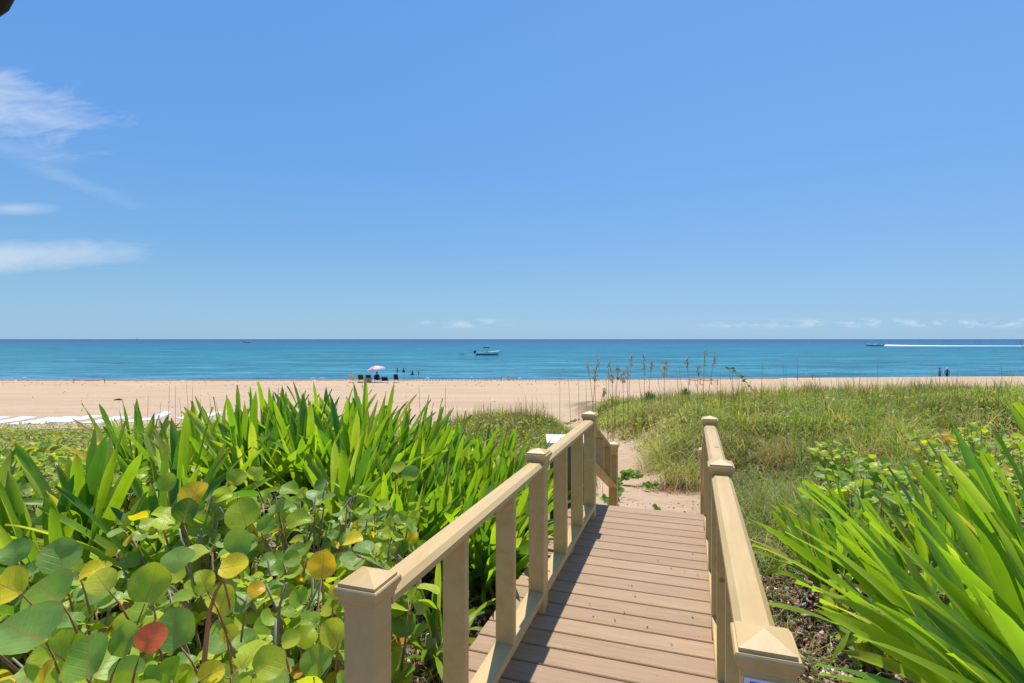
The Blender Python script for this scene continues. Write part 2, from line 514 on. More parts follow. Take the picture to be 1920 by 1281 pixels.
M = dict(
    sand=sand_mat(), sea=sea_mat(), deck=deck_mat(), paint=paint_mat(),
    lily=leaf_mat("strap_leaf", 0.5, 0.36, 0.4, stripes=True),
    grape=leaf_mat("round_leaf", 0.48, 0.40, 0.28, veins=True, tcol=(1.5, 1.4, 0.4)),
    grass=leaf_mat("grass_blade", 0.35, 0.6, 0.2),
    bark=simple("woody_stem", (0.30, 0.20, 0.13), 0.85, 0.2, 0.4, 30, bump=0.4),
    redstem=simple("red_petiole", (0.45, 0.15, 0.07), 0.6, 0.3, 0.2, 30, tint=True),
    straw=simple("dry_straw", (1, 1, 1), 0.8, 0.2, 0.3, 30, tint=True),
    chips=simple("bark_chips", (1, 1, 1), 0.9, 0.15, 0.3, 60, tint=True),
    white=simple("white_paint", (0.80, 0.80, 0.79), 0.4, 0.5, 0.05, 10),
    whitefab=simple("white_sling", (0.78, 0.79, 0.80), 0.7, 0.3, 0.06, 14),
    dark=simple("dark_plastic", (0.02, 0.02, 0.022), 0.5, 0.4),
    navy=simple("navy_canvas", (0.012, 0.02, 0.11), 0.8, 0.2, 0.15, 12),
    greenfab=simple("green_canvas", (0.015, 0.07, 0.02), 0.8, 0.2, 0.15, 12),
    tanfab=simple("tan_canvas", (0.40, 0.31, 0.20), 0.8, 0.2, 0.1, 12),
    beige=simple("pale_beige_canvas", (0.62, 0.50, 0.38), 0.8, 0.2, 0.1, 12),
    pink=simple("umbrella_canvas", (1, 1, 1), 0.7, 0.2, tint=True),
    alu=simple("frame_tube", (0.55, 0.55, 0.56), 0.35, 0.5, metallic=0.6),
    orange=simple("orange_tape", (0.85, 0.16, 0.03), 0.6, 0.3),
    stake=simple("stake_wood", (0.42, 0.10, 0.03), 0.8, 0.2, 0.2, 20),
    hull=simple("boat_gelcoat", (0.82, 0.85, 0.80), 0.25, 0.5, 0.04, 3),
    hullreflect=simple("boat_hull_reflection", (0.16, 0.34, 0.27), 0.3, 0.5, 0.05, 3),  # green water reflection on the lower hull, painted as base colour
    foam=simple("sea_foam", (0.85, 0.88, 0.90), 0.9, 0.1, 0.1, 0.5),
    skin=simple("skin", (0.40, 0.22, 0.15), 0.6, 0.3),
    skindark=simple("tanned_skin", (0.13, 0.07, 0.05), 0.6, 0.3),
    hair=simple("dark_hair", (0.02, 0.014, 0.01), 0.7, 0.3),
    blue=simple("blue_enamel", (0.008, 0.10, 0.36), 0.35, 0.5),
    olive=simple("brown_slats", (0.20, 0.16, 0.07), 0.7, 0.3, 0.2, 12),
    barkdark=simple("dark_tree_bark", (0.05, 0.035, 0.028), 0.9, 0.15, 0.5, 14, bump=0.8),
    red=simple("red_trim", (0.45, 0.03, 0.03), 0.6, 0.3),
)


# ------------------------------------------------------------------ ground and sea
def axis(pts):
    o = []
    for (a, b, n) in pts:
        o += list(np.linspace(a, b, n, endpoint=False))
    return np.array(o + [pts[-1][1]])


gx = axis([(-420, -60, 12), (-60, -20, 30), (-20, -6, 50), (-6, 8, 130), (8, 24, 60), (24, 70, 30), (70, 420, 12)])
gy = axis([(-14, 0, 14), (0, 10, 110), (10, 28, 110), (28, 58, 60), (58, 70, 50), (70, 130, 15)])
GX, GY = np.meshgrid(gx, gy)
GZ = ground(GX, GY)
hum = 0.02 * np.sin(GX * 9.1 + np.sin(GY * 5)) * np.sin(GY * 8.3 + GX * 2) * sm(GY, 5, 7) * (1 - sm(GY, 22, 26))
GZ = GZ + hum
nx, ny = len(gx), len(gy)
idx = np.arange(nx * ny).reshape(ny, nx)
q = np.stack([idx[:-1, :-1], idx[:-1, 1:], idx[1:, 1:], idx[1:, :-1]], -1).reshape(-1, 4)
vv = np.stack([GX, GY, GZ], -1).reshape(-1, 3)
g_o = fastmesh("ground", vv, q, np.ones((len(vv), 3)), M['sand'])
tag(g_o, kind='structure')

SEA = -3.40
sx = axis([(-40000, -300, 6), (-300, 300, 30), (300, 40000, 6)])
sy = axis([(55, 120, 60), (120, 400, 30), (400, 45000, 20)])
SX, SY = np.meshgrid(sx, sy)
SZ = SEA + 0.10 * np.exp(-((SY - 69.5 - 6 * np.clip((SX - 5) / 60, 0, 1) + 0.8 * np.sin(SX * .11)) / 1.2) ** 2) * (0.5 + 0.5 * np.sin(SX * 0.05))
idx = np.arange(SX.size).reshape(SX.shape)
q = np.stack([idx[:-1, :-1], idx[:-1, 1:], idx[1:, 1:], idx[1:, :-1]], -1).reshape(-1, 4)
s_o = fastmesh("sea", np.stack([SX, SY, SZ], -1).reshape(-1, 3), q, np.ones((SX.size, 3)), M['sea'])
tag(s_o, kind='structure')

# tread marks of the beach tractor along the crest of the sand (far too many bumps to count)
mb = MB()
x = -62.0
while x < 32:
    sh = np.clip((x - 5) / 60, 0, 1) * 6.0
    y = 61.4 + sh
    if rng.random() > 0.04:
        z = float(ground(x, y))
        w = 0.105 + 0.03 * rng.random(); hgt = 0.12 + 0.06 * rng.random()
        a, b2 = x - w, x + w
        mb.add([(a, y - .25, z - .04), (b2, y - .25, z - .04), (b2 - .03, y + .35, z - .04), (a + .03, y + .35, z - .04), (a + .05, y - .05, z + hgt), (b2 - .05, y - .05, z + hgt), (b2 - .06, y + .2, z + hgt), (a + .06, y + .2, z + hgt)],
               [(4, 5, 6, 7), (0, 1, 5, 4), (1, 2, 6, 5), (2, 3, 7, 6), (3, 0, 4, 7)])
    x += 0.37
tag(mb.build("tread_marks", M['sand']), kind='stuff')

# ------------------------------------------------------------------ footbridge
bridge = empty("footbridge", (0, 0, 0), "tan painted wooden footbridge with railings and brown decking leading to the beach", "footbridge", rz=-TH)
mb = MB()
pitch = 0.1443
u = 4.83 - pitch * 42
k = 0
VL, VR = -1.02, 0.385
while u < 4.83 - 0.01:
    a, b2 = u + 0.0045, u + pitch - 0.0045
    c = 1.0 + (rng.random() - .5) * .16
    cc = (c, c * (1 + (rng.random() - .5) * .03), c * (1 + (rng.random() - .5) * .05))
    e = 0.004
    prof = [(a, -.025), (b2, -.025), (b2, -e), (b2 - e, 0), (a + e, 0), (a, -e)]
    jl, jr = VL + (rng.random() - .5) * .006, VR + (rng.random() - .5) * .006
    mb.prism(prof, [((jl, 0, 0), (0, 1, 0), (0, 0, 1)), ((jr, 0, 0), (0, 1, 0), (0, 0, 1))], cc)
    u += pitch
mb.build("deck", M['deck'], bridge)
for vx in (-1.0, -0.72, -0.32, 0.08, 0.34):
    MB().box((vx - .019, -1.2, -.21), (vx + .019, 4.80, -.027)).build("joist", M['paint'], bridge)
MB().box((VL + .01, 4.832, -.2), (VR - .01, 4.855, -.004)).build("end_board", M['deck'], bridge)
for i in range(2):
    uu = 4.87 + i * .30
    zt = -.19 - i * .17
    MB().box((-.99, uu, zt - .035), (.35, uu + .28, zt)).build("stair_tread", M['deck'], bridge)


def cap_mesh(x, y, z0):
    prof = [(.050, -.044), (.050, -.034), (.0535, -.031), (.0535, -.024), (.058, -.016), (.0605, -.011), (.0625, -.008), (.0625, .004), (.060, .008), (.0545, .008), (.0545, .016)]
    m = MB()
    v = []
    for h, dz_ in prof:
        v += [(x - h, y - h, z0 + dz_), (x + h, y - h, z0 + dz_), (x + h, y + h, z0 + dz_), (x - h, y + h, z0 + dz_)]
    v.append((x, y, z0 + .036))
    f = [(3, 2, 1, 0)]
    for j in range(len(prof) - 1):
        for i in range(4):
            i2 = (i + 1) % 4
            f.append((4 * j + i, 4 * j + i2, 4 * j + 4 + i2, 4 * j + 4 + i))
    t = 4 * (len(prof) - 1)
    for i in range(4):
        f.append((t + i, t + (i + 1) % 4, len(v) - 1))
    m.add(v, f)
    return m


PU = (1.206, 2.857, 4.465)
ZC = 0.86


def vprism(x, y, hx, hy, z0, z1, ch=0.004):
    prof = [(-hx + ch, -hy), (hx - ch, -hy), (hx, -hy + ch), (hx, hy - ch), (hx - ch, hy), (-hx + ch, hy), (-hx, hy - ch), (-hx, -hy + ch)]
    return MB().prism(prof, [((x, y, z0), (1, 0, 0), (0, 1, 0)), ((x, y, z1), (1, 0, 0), (0, 1, 0))])


def railing(v, dus, lab):
    r = empty("railing", (0, 0, 0), parent=bridge)
    r['label'] = lab
    us = [a + d for a, d in zip(PU, dus)]
    for i, uu in enumerate(us):
        vprism(v, uu, .0445, .0445, 0.0 if i else 0.0, ZC - .040).build("post", M['paint'], r)
        cap_mesh(v, uu, ZC).build("post_cap", M['paint'], r)
    for i in range(2):
        a, b2 = us[i] + .0455, us[i + 1] - .0455
        c = .016
        prof = [(-.046, .792), (.046, .792), (.046, .812), (.046 - c, .812 + c), (-.046 + c, .812 + c), (-.046, .812)]
        MB().prism(prof, [((v, a, 0), (1, 0, 0), (0, 0, 1)), ((v, b2, 0), (1, 0, 0), (0, 0, 1))]).build("handrail", M['paint'], r)
        prof = [(-.0445, .080), (.0445, .080), (.0445, .113), (.0425, .115), (-.0425, .115), (-.0445, .113)]
        MB().prism(prof, [((v, a, 0), (1, 0, 0), (0, 0, 1)), ((v, b2, 0), (1, 0, 0), (0, 0, 1))]).build("bottom_rail", M['paint'], r)
        for t in (1 / 3, 2 / 3):
            vprism(v, us[i] + (us[i + 1] - us[i]) * t, .0435, .019, .1155, .7915, .003).build("baluster", M['paint'], r)
        vprism(v, (us[i] + us[i + 1]) / 2, .019, .0435, 0.001, .0795, .003).build("support_block", M['paint'], r)
    # the sloping part beside the steps
    u4 = 5.91
    zc4 = .34
    vprism(v, u4, .0445, .0445, -.78, zc4 - .040).build("post", M['paint'], r)
    cap_mesh(v, u4, zc4).build("post_cap", M['paint'], r)
    a, b2 = us[2] + .0455, u4 - .0455
    for (z0, z1, nm, th_) in ((.78, .275, "handrail", .038), (.47, -.085, "bottom_rail", .036)):
        hw = .046 if nm == "handrail" else .0445
        prof = [(-hw, -th_), (hw, -th_), (hw, -.012), (hw - .012, 0), (-hw + .012, 0), (-hw, -.012)]
        MB().prism(prof, [((v, a, z0), (1, 0, 0), (0, 0, 1)), ((v, b2, z1), (1, 0, 0), (0, 0, 1))]).build(nm, M['paint'], r)
    for t in (1 / 3, 2 / 3):
        uu = a + (b2 - a) * t
        vprism(v, uu, .0435, .019, .47 - .555 * t + .002, .78 - .505 * t - .034, .003).build("baluster", M['paint'], r)
    # piers of the posts down to the ground
    for uu in us:
        g = float(ground(*B(uu, v)[:2]))
        vprism(v, uu, .044, .044, g - .1, -.0265).build("footing", M['paint'], r)
    return r


railing(-.800, (0, 0, 0), "left railing with three balusters rows in front of the lilies")
railing(.147, (.018, .03, .03), "right railing ending in the large near post cap")

# sign plate on the face of the near right post
sg = empty("sign_plate", B(PU[0] + .018 - .0505, .147, .70), "small blue sign plate with white border on the near right post", "sign", rz=-TH)
MB().box((-.043, -.003, -.11), (.036, 0.0045, .1165)).build("border", M['white'], sg)
MB().box((-.033, -.0055, -.10), (.026, -.0031, .1105)).build("panel", M['blue'], sg)

# litter bin with white lid beyond the end of the deck
bx, by = 0.56, 5.20
gz = float(ground(bx, by))
bn = empty("litter_bin", (bx, by, gz), "slatted brown litter bin with white lid just beyond the left railing", "litter bin", rz=R(-2))
mb = MB()
for i in range(5):
    for s_ in (-1, 1):
        t = -.15 + i * .075
        mb.box((t - .034, s_ * .17 - .01, .03), (t + .034, s_ * .17 + .01, .99))
        mb.box((s_ * .17 - .01, t - .034, .03), (s_ * .17 + .01, t + .034, .99))
mb.box((-.16, -.16, .05), (.16, .16, .98))
mb.build("bin_body", M['olive'], bn)
# lid: a slab with a real opening
H2 = .225
zt = .53 - gz
ring_o = []
NN = 24
for i in range(NN):
    t = 2 * math.pi * i / NN
    c, s_ = math.cos(t), math.sin(t)
    kk = H2 / max(abs(c), abs(s_))
    ring_o.append((c * kk, s_ * kk))
ring_i = [(math.cos(2 * math.pi * i / NN) * .075 - .02, math.sin(2 * math.pi * i / NN) * .085) for i in range(NN)]
v = [(x, y, zt) for x, y in ring_o] + [(x, y, zt) for x, y in ring_i] + [(x, y, zt - .03) for x, y in ring_o] + [(x, y, zt - .03) for x, y in ring_i]
f = []
for i in range(NN):
    j = (i + 1) % NN
    f += [(i, j, NN + j, NN + i), (2 * NN + j, 2 * NN + i, 3 * NN + i, 3 * NN + j), (2 * NN + i, 2 * NN + j, j, i), (NN + i, NN + j, 3 * NN + j, 3 * NN + i)]
MB().add(v, f).build("lid", M['white'], bn)
MB().box((-.15, -.15, zt - .06), (.15, .15, zt - .031)).build("liner", M['dark'], bn)


# ------------------------------------------------------------------ strap leaves (lilies)
def strap(mb_, base, tip, up, width, colr, fold=0.18, n=11, tipc=None, broken=False, face=None, yawr=1.0):
    base, tip = np.asarray(base, float), np.asarray(tip, float)
    ctrl = np.asarray(up, float)
    side = np.cross(tip - base, (0, 0, 1.0))
    if np.linalg.norm(side) < 1e-4:
        side = np.array((1.0, 0, 0))
    if face is not None:
        side = np.cross(tip - base, face)
    side /= np.linalg.norm(side)
    yaw = rng.uniform(-yawr, yawr)
    vs = []; cs = []; uv = []
    tw = rng.uniform(-.5, .5)
    L = np.linalg.norm(tip - base)
    for i in range(n):
        t = i / (n - 1)
        p = (1 - t) ** 2 * base + 2 * t * (1 - t) * ctrl + t * t * tip
        d = 2 * (1 - t) * (ctrl - base) + 2 * t * (tip - ctrl)
        d /= np.linalg.norm(d) + 1e-9
        s0 = side - d * np.dot(side, d)
        s0 /= np.linalg.norm(s0)
        nn = np.cross(s0, d)
        a = yaw + tw * t
        sd_ = s0 * math.cos(a) + nn * math.sin(a)
        nr = np.cross(sd_, d)
        w = width * (0.62 + 0.38 * math.sin(min(t / .45, 1) * math.pi / 2))
        if not broken:
            w *= (1 - max(0, (t - .58) / .42) ** 1.9) ** .72 if t < 1 else 0
            w = max(w, .0006)
        wob = math.sin(t * 9 + yaw * 4) * .007
        f_ = fold * w
        vs += [p - sd_ * w / 2 + nr * f_ + nr * wob, p, p + sd_ * w / 2 + nr * f_ - nr * wob]
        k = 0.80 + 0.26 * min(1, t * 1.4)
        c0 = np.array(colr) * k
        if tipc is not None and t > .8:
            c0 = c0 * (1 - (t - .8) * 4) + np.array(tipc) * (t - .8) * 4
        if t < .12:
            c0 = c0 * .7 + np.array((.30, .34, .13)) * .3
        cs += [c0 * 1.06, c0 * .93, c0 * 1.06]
        uv += [(0.02, t), (.5, t), (.98, t)]
    fs = []
    for i in range(n - 1):
        b0 = 3 * i
        fs += [(b0, b0 + 1, b0 + 4, b0 + 3), (b0 + 1, b0 + 2, b0 + 5, b0 + 4)]
    mb_.add(vs, fs, cs, uv)


def lily_col():
    r = rng.random()
    if r < .40: c = (0.235, 0.375, 0.030)
    elif r < .76: c = (0.34, 0.47, 0.035)
    elif r < .92: c = (0.12, 0.26, 0.045)
    else: c = (0.50, 0.56, 0.09)
    return np.array(c) * rng.uniform(.88, 1.12)


def lily(x, y, height, n, label, group, lean=(0, 0), width=.070, spread=.62, zb=None, droop=.25):
    z = float(ground(x, y)) if zb is None else zb
    e = empty("strap_leaf_lily", (x, y, z), label, "lily", group)
    m1 = MB()
    for i in range(n):
        az = rng.uniform(0, 2 * math.pi)
        q_ = rng.random()
        incl = q_ ** .8 * spread * 1.35
        ln = height * rng.uniform(.72, 1.08) * (1 + .06 * incl)
        dirv = np.array((math.cos(az) * math.sin(incl) + lean[0], math.sin(az) * math.sin(incl) + lean[1], math.cos(incl)))
        dirv /= np.linalg.norm(dirv)
        hor = dirv * (1, 1, 0)
        b0 = np.array((rng.normal(0, .05), rng.normal(0, .05), .05)) + hor * .04
        ctrl = b0 + dirv * ln * .58
        dr = droop * (incl / spread) * rng.uniform(.3, 1.6)
        tip = b0 + dirv * ln * .98 + hor * ln * .25 * dr - np.array((0, 0, ln * dr * .55))
        cc = lily_col()
        if rng.random() < .035: cc = np.array((.50, .38, .14))
        br = rng.random() < .05
        if br:
            tip = b0 + (tip - b0) * .75
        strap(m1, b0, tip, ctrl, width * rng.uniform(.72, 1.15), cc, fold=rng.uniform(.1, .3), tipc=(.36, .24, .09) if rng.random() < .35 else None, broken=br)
    # some fallen outer leaves, drooping to the ground
    for i in range(int(n * .18)):
        az = rng.uniform(0, 2 * math.pi)
        hor = np.array((math.cos(az), math.sin(az), 0))
        ln = height * rng.uniform(.5, .75)
        b0 = np.array((0, 0, .05)) + hor * .05
        strap(m1, b0, b0 + hor * ln * .85 + np.array((0, 0, .02)), b0 + hor * ln * .35 + np.array((0, 0, ln * .75)), width * .8, lily_col() * (.9, .9, 1), fold=.15)
    m1.build("foliage", M['lily'], e, smooth=True)
    m2 = MB()
    for i in range(5):
        az = i * 1.256 + rng.random()
        p = np.array((math.cos(az) * .05, math.sin(az) * .05, 0))
        m2.tube([p + (0, 0, -.05), p + (0, 0, .06), p * 1.2 + (0, 0, .16)], [.032, .030, .012], 7, (.42, .42, .22))
    m2.build("stem", M['straw'], e, smooth=True)
    return e


# (x, y, height, blades, lean)
rows = {
    'back': [(-3.9, 5.6, .95), (-3.1, 5.8, 1.05), (-2.55, 5.75, 1.25), (-2.05, 5.9, 1.30), (-1.55, 5.7, 1.32), (-1.1, 5.9, 1.30), (-.65, 5.75, 1.30), (-.25, 5.9, 1.25), (.08, 5.7, 1.05)],
    'middle': [(-2.9, 4.75, .92), (-2.35, 4.7, 1.12), (-1.9, 4.85, 1.15), (-1.45, 4.7, 1.17), (-1.0, 4.85, 1.2), (-.6, 4.7, 1.2), (-.2, 4.85, 1.18), (.0, 4.7, 1.0)],
    'front': [(-1.25, 3.95, .95), (-.85, 3.9, 1.0), (-.5, 4.0, 1.08), (-.2, 3.85, 1.05)],
}
pos_txt = {'back': 'in the back row, nearest the beach', 'middle': 'in the middle row of the left bed', 'front': 'in the row next to the left handrail'}
for rn, lst in rows.items():
    for i, (x, y, h) in enumerate(lst):
        ln_ = (.16 + .10 * (i / len(lst)) if x > -1.5 else -.02, -.05)
        lily(x, y, h * (1.0 if x < -2.7 else .89 if rn == 'back' else .93), 50 if x > -2.7 else 24, "strap-leaved green lily clump, %s %s" % (ORD[i], pos_txt[rn]), "lily clumps left of the bridge", ln_)
for i, (x, y, h, lean) in enumerate([(-3.3, 3.3, .80, (-.35, 0)), (-2.75, 3.45, .88, (-.15, 0)), (-2.35, 3.75, .98, (.05, 0))]):
    lily(x, y, h, 24, "strap-leaved lily clump behind the sea grape at the left edge, " + ORD[i], "lily clumps left of the bridge", lean, spread=.7)
for i, (x, y, h, lean) in enumerate([(-3.0, 2.85, .78, (-.25, 0)), (-2.45, 2.9, .8, (-.1, 0)), (-2.15, 3.2, .85, (0, 0)), (-2.75, 3.05, .85, (.1, 0))]):
    lily(x, y, h, 24, "broad lily clump low at left above the sea grapes, " + ORD[i], "lily clumps left of the bridge", lean, spread=.75)
lily(-.42, 3.05, .60, 26, "low drooping lily clump hanging over the deck edge between the balusters", "lily clumps left of the bridge", (.05, -.2), .034, .85, droop=.8)
lily(-.2, 3.85, .62, 26, "low lily clump spilling over the deck edge behind the second left post", "lily clumps left of the bridge", (-.1, -.1), .036, .8, droop=.8)

# right side, further clumps
for i, (x, y, h, n, lean) in enumerate([(2.15, 3.6, .72, 26, (-.35, 0)), (2.55, 3.9, .80, 28, (-.3, 0)), (3.0, 3.7, .85, 26, (-.3, 0)), (3.5, 4.0, .85, 22, (-.2, 0))]):
    lily(x, y, h, n, "strap-leaved lily clump leaning left in front of the sea grapes, " + ORD[i], "lily clumps right of the bridge", lean, .044, .6, zb=float(ground(x, y)) + .12)
for i, (x, y, h, n, lean, zb) in enumerate([(2.0, 2.55, .95, 22, (-.45, .05), -.1), (2.55, 2.6, 1.1, 22, (-.4, 0), -.05), (1.95, 1.95, .8, 14, (-.5, -.1), -.15)]):
    lily(x, y, h, n, "broad-bladed lily clump leaning over the mulch at right, " + ORD[i], "lily clumps right of the bridge", lean, .062, .6, zb=zb)

# the big near clump at the right edge: blades to chosen tips
hero = empty("strap_leaf_lily", (1.62, 1.30, -.2), "largest lily clump with broad bright blades filling the lower right corner", "lily", "lily clumps right of the bridge")
mbh = MB()
o_ = np.array((1.62, 1.30, -.2))
for (tx, ty, ty_y, w, arch) in [(1884, 745, 1.20, .080, .0), (1950, 790, 1.25, .075, 0), (1905, 755, 1.12, .085, .0), (1868, 812, 1.22, .078, .0), (1832, 860, 1.28, .072, .02), (1915, 830, 1.05, .085, 0), (1765, 850, 1.35, .066, .04), (1785, 795, 1.55, .066, .08), (1718, 880, 1.45, .062, .06), (1798, 905, 1.30, .058, .0),
                                (1820, 880, 1.25, .060, .02), (1620, 935, 1.7, .055, .1), (1497, 915, 1.55, .056, .12), (1585, 978, 1.45, .05, .1), (1490, 985, 1.6, .050, .2), (1492, 1090, 1.45, .05, .3),
                                (1555, 1030, 1.6, .05, .2), (1525, 1142, 1.35, .05, .28), (1620, 960, 1.8, .045, .05), (1700, 960, 1.3, .055, .05), (1660, 1000, 1.3, .06, .12), (1560, 1082, 1.5, .045, .2),
                                (1530, 1245, 1.2, .045, .3), (1540, 1262, 1.25, .045, .3), (1670, 1075, 1.15, .055, .15), (1700, 1160, 1.05, .055, .15), (1780, 1225, 1.0, .055, .1), (1640, 1130, 1.25, .05, .2),
                                (1860, 960, 1.1, .06, 0), (1900, 1010, 1.0, .06, 0), (1755, 1020, 1.2, .05, .1), (1600, 1190, 1.15, .045, .25), (1830, 1100, .95, .055, .05), (1560, 920, 1.9, .045, .1),
                                (1680, 850, 2.0, .05, .05), (1850, 850, 1.7, .05, .05), (1905, 905, 1.5, .055, .0), (1950, 950, 1.2, .06, .0), (1990, 860, 1.3, .06, .0), (1590, 1110, 1.3, .05, .2), (1740, 1120, 1.1, .05, .1),
                                (1650, 890, 1.7, .05, .08), (1610, 1045, 1.5, .05, .15)]:
    tip = np.array(P(tx, ty, ty_y)) - o_
    b0 = np.array((rng.normal(0, .10), rng.normal(0, .08), .02)) + np.array((.06, (ty_y - 1.3) * .5, 0))
    mid = (b0 + tip) / 2 + np.array((.05, 0, .10 + arch * .8))
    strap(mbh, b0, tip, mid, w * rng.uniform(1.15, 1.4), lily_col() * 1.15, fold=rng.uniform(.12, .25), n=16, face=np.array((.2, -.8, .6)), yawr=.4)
    if ty_y > 1.25 and ty > 865:
        tip2 = tip + rng.normal(0, .045, 3) + (.08, .12, -.06)
        strap(mbh, b0 + rng.normal(0, .04, 3) * (1, 1, 0), tip2, mid + (.05, .08, 0), w * rng.uniform(.85, 1.1), lily_col() * 1.05, fold=rng.uniform(.12, .25), n=14, face=np.array((.2, -.6, .8)), yawr=.9)
mbh.build("foliage", M['lily'], hero, smooth=True)
m2 = MB()
for i in range(7):
    az = i * .9
    p = np.array((math.cos(az) * .12, math.sin(az) * .10, 0))
    m2.tube([p + (0, 0, -.15), p + (0, 0, .03), p * 1.2 + (0, 0, .16)], [.045, .042, .016], 8, (.42, .42, .22))
m2.build("stem", M['straw'], hero, smooth=True)


# ------------------------------------------------------------------ sea grape shrubs
def round_leaf(mb_, c, nrm, axis_, r, colr, cup=.15, nibble=.22):
    c = np.asarray(c, float)
    nrm = nrm / np.linalg.norm(nrm)
    ax = axis_ - nrm * np.dot(axis_, nrm)
    ax /= np.linalg.norm(ax) + 1e-9
    sd_ = np.cross(ax, nrm)
    NS, rings = 18, (0.0, .42, .78, 1.0)
    vs = [c + nrm * 0]; uv = [(.5, .5)]
    fold = rng.uniform(.0, 1.6); wob = rng.uniform(0.02, .16); ph = rng.uniform(0, 6.28)
    asp = rng.uniform(.92, 1.12)
    bend = rng.uniform(-.35, .6)
    bite = rng.uniform(1, 5.3) if rng.random() < nibble else None
    for rr in rings[1:]:
        for i in range(NS):
            t = 2 * math.pi * (i + .5) / NS      # angle 0 = petiole side
            k = 1 - .18 * math.exp(-(min(t, 2 * math.pi - t) / .34) ** 2)
            k *= 1 + .045 * math.sin(2 * t + ph) + .025 * math.sin(5 * t + 2 * ph)
            if bite is not None and rr > .5:
                k *= 1 - .30 * math.exp(-(((t - bite + math.pi) % (2 * math.pi) - math.pi) / .22) ** 2)
            a = -math.cos(t) * rr * k
            b = math.sin(t) * rr * k * asp
            h = cup * (abs(b) ** 1.5) * (1 + fold) - bend * a * a * .5 + wob * rr * rr * math.sin(3 * t + ph)
            vs.append(c + (ax * a + sd_ * b + nrm * h) * r)
            uv.append((.5 + .5 * b / asp, .5 + .5 * a))
    fs = [(0, 1 + i, 1 + (i + 1) % NS) for i in range(NS)]
    for j in range(2):
        for i in range(NS):
            i2 = (i + 1) % NS
            fs.append((1 + j * NS + i, 1 + (j + 1) * NS + i, 1 + (j + 1) * NS + i2, 1 + j * NS + i2))
    cs = np.tile(np.asarray(colr, float), (len(vs), 1))
    mb_.add(vs, fs, cs, uv)
    return c - ax * r * .86


def grape_col(yel=.10):
    r = rng.random()
    if r < yel * .88: c = (.80, .64, .03)
    elif r < yel: c = (.70, .34, .06)
    elif r < yel + .30: c = (.48, .58, .045)
    elif r < .62: c = (.34, .50, .055)
    elif r < .84: c = (.22, .39, .08)
    else: c = (.38, .52, .13)
    return np.array(c) * rng.uniform(.85, 1.15)


def shrub(x, y, rx, ry, ztop, n, label, group, r0=.062, yel=.08, extra=(), zb=None, stalk=()):
    z = float(ground(x, y)) if zb is None else zb
    o = np.array((x, y, z))
    e = empty("sea_grape", (x, y, z), label, "sea grape", group)
    ml, ms = MB(), MB()
    mp = ms
    n = int(n * (1.45 if y < 2.1 else 1.8))
    r0 = r0 * (1 if y < 2.1 else .85)
    tips = []
    nst = max(6, n // 10)
    for i in range(nst):
        a = rng.uniform(0, 6.283); q_ = math.sqrt(rng.random())
        tx, ty = math.cos(a) * rx * q_, math.sin(a) * ry * q_
        hz = (ztop - z) * (1 - .28 * q_ * q_) * rng.uniform(.78, 1.02)
        b0 = np.array((tx * .25 + rng.normal(0, .03), ty * .25, -.06))
        tp = np.array((tx, ty, hz))
        md = b0 * .4 + tp * .6 + np.array((rng.normal(0, .06), rng.normal(0, .06), -.12 * hz))
        md2 = b0 * .75 + tp * .25 + np.array((rng.normal(0, .05), rng.normal(0, .05), 0))
        ms.tube([b0, md2, md, tp], [.013, .011, .008, .004], 6, (.30, .20, .13))
        tips.append((b0, md2, md, tp))
    def leaf(c, nrm, ax, r, colr):
        base = round_leaf(ml, c, nrm, ax, r, colr, nibble=.1)
        return base
    for i in range(n):
        b0, md2, md, tp = tips[i % nst]
        t = 1 - rng.random() ** 1.6 * .9
        pt = md + (tp - md) * ((t - .5) * 2) if t > .5 else md2 + (md - md2) * (t * 2)
        a = rng.uniform(0, 6.283)
        out_ = np.array((math.cos(a), math.sin(a), rng.uniform(-.1, .7)))
        r = r0 * rng.uniform(.62, 1.18)
        tilt = rng.uniform(.05, 1.05)
        a2 = rng.uniform(0, 6.283)
        nrm = np.array((math.cos(a2) * math.sin(tilt), math.sin(a2) * math.sin(tilt) - .28, math.cos(tilt)))
        c = pt + out_ * r * rng.uniform(1.1, 1.7)
        base = leaf(c, nrm, out_, r, grape_col(yel))
        mid_ = (pt + base) / 2 - np.array((0, 0, .01))
        mp.tube([pt, mid_, base], [.0030, .0026, .0022], 5, (.42, .17, .08) if rng.random() < .4 else (.26, .26, .08))
    if y < 3.4 and zb is None and rx > .2:
        for i in range(7):           # bare grey twigs poking out
            a = rng.uniform(0, 6.28); q_ = rng.uniform(.2, .95)
            p0 = np.array((math.cos(a) * rx * q_, math.sin(a) * ry * q_, (ztop - z) * rng.uniform(.35, .7)))
            d = np.array((rng.normal(0, .10), rng.normal(0, .08), rng.uniform(.10, .24)))
            ms.tube([p0 * (.5, .5, .3), p0, p0 + d * .5 + rng.normal(0, .008, 3), p0 + d], [.008, .007, .006, .0045], 6, (.34, .27, .21))
    for (px, py, Y, r, colr, nrm, ax) in extra:
        c = np.array(P(px, py, Y)) - o
        r = r * .83
        axv = np.array(ax, float)
        base = leaf(c, np.array(nrm, float), axv, r, np.array(colr))
        tp = min(tips, key=lambda q: np.linalg.norm(q[3] - base))[3]
        dn_ = (tp - base) * (1, 1, 0); dn_ = dn_ / (np.linalg.norm(dn_) + 1e-6) * .06 - (0, 0, .13)
        mp.tube([base, base + dn_ * .5 + (0, 0, .012), base + dn_], [.0026, .003, .004], 5, (.42, .19, .08))
    for st_ in stalk:
        ms.tube([np.array(P(*q)) - o for q in st_], [.0085, .008, .007, .0055, .004][:len(st_)], 8, (.55, .22, .09))
    ml.build("foliage", M['grape'], e, smooth=True)
    ms.build("stem", M['straw'], e, smooth=True)
    return e


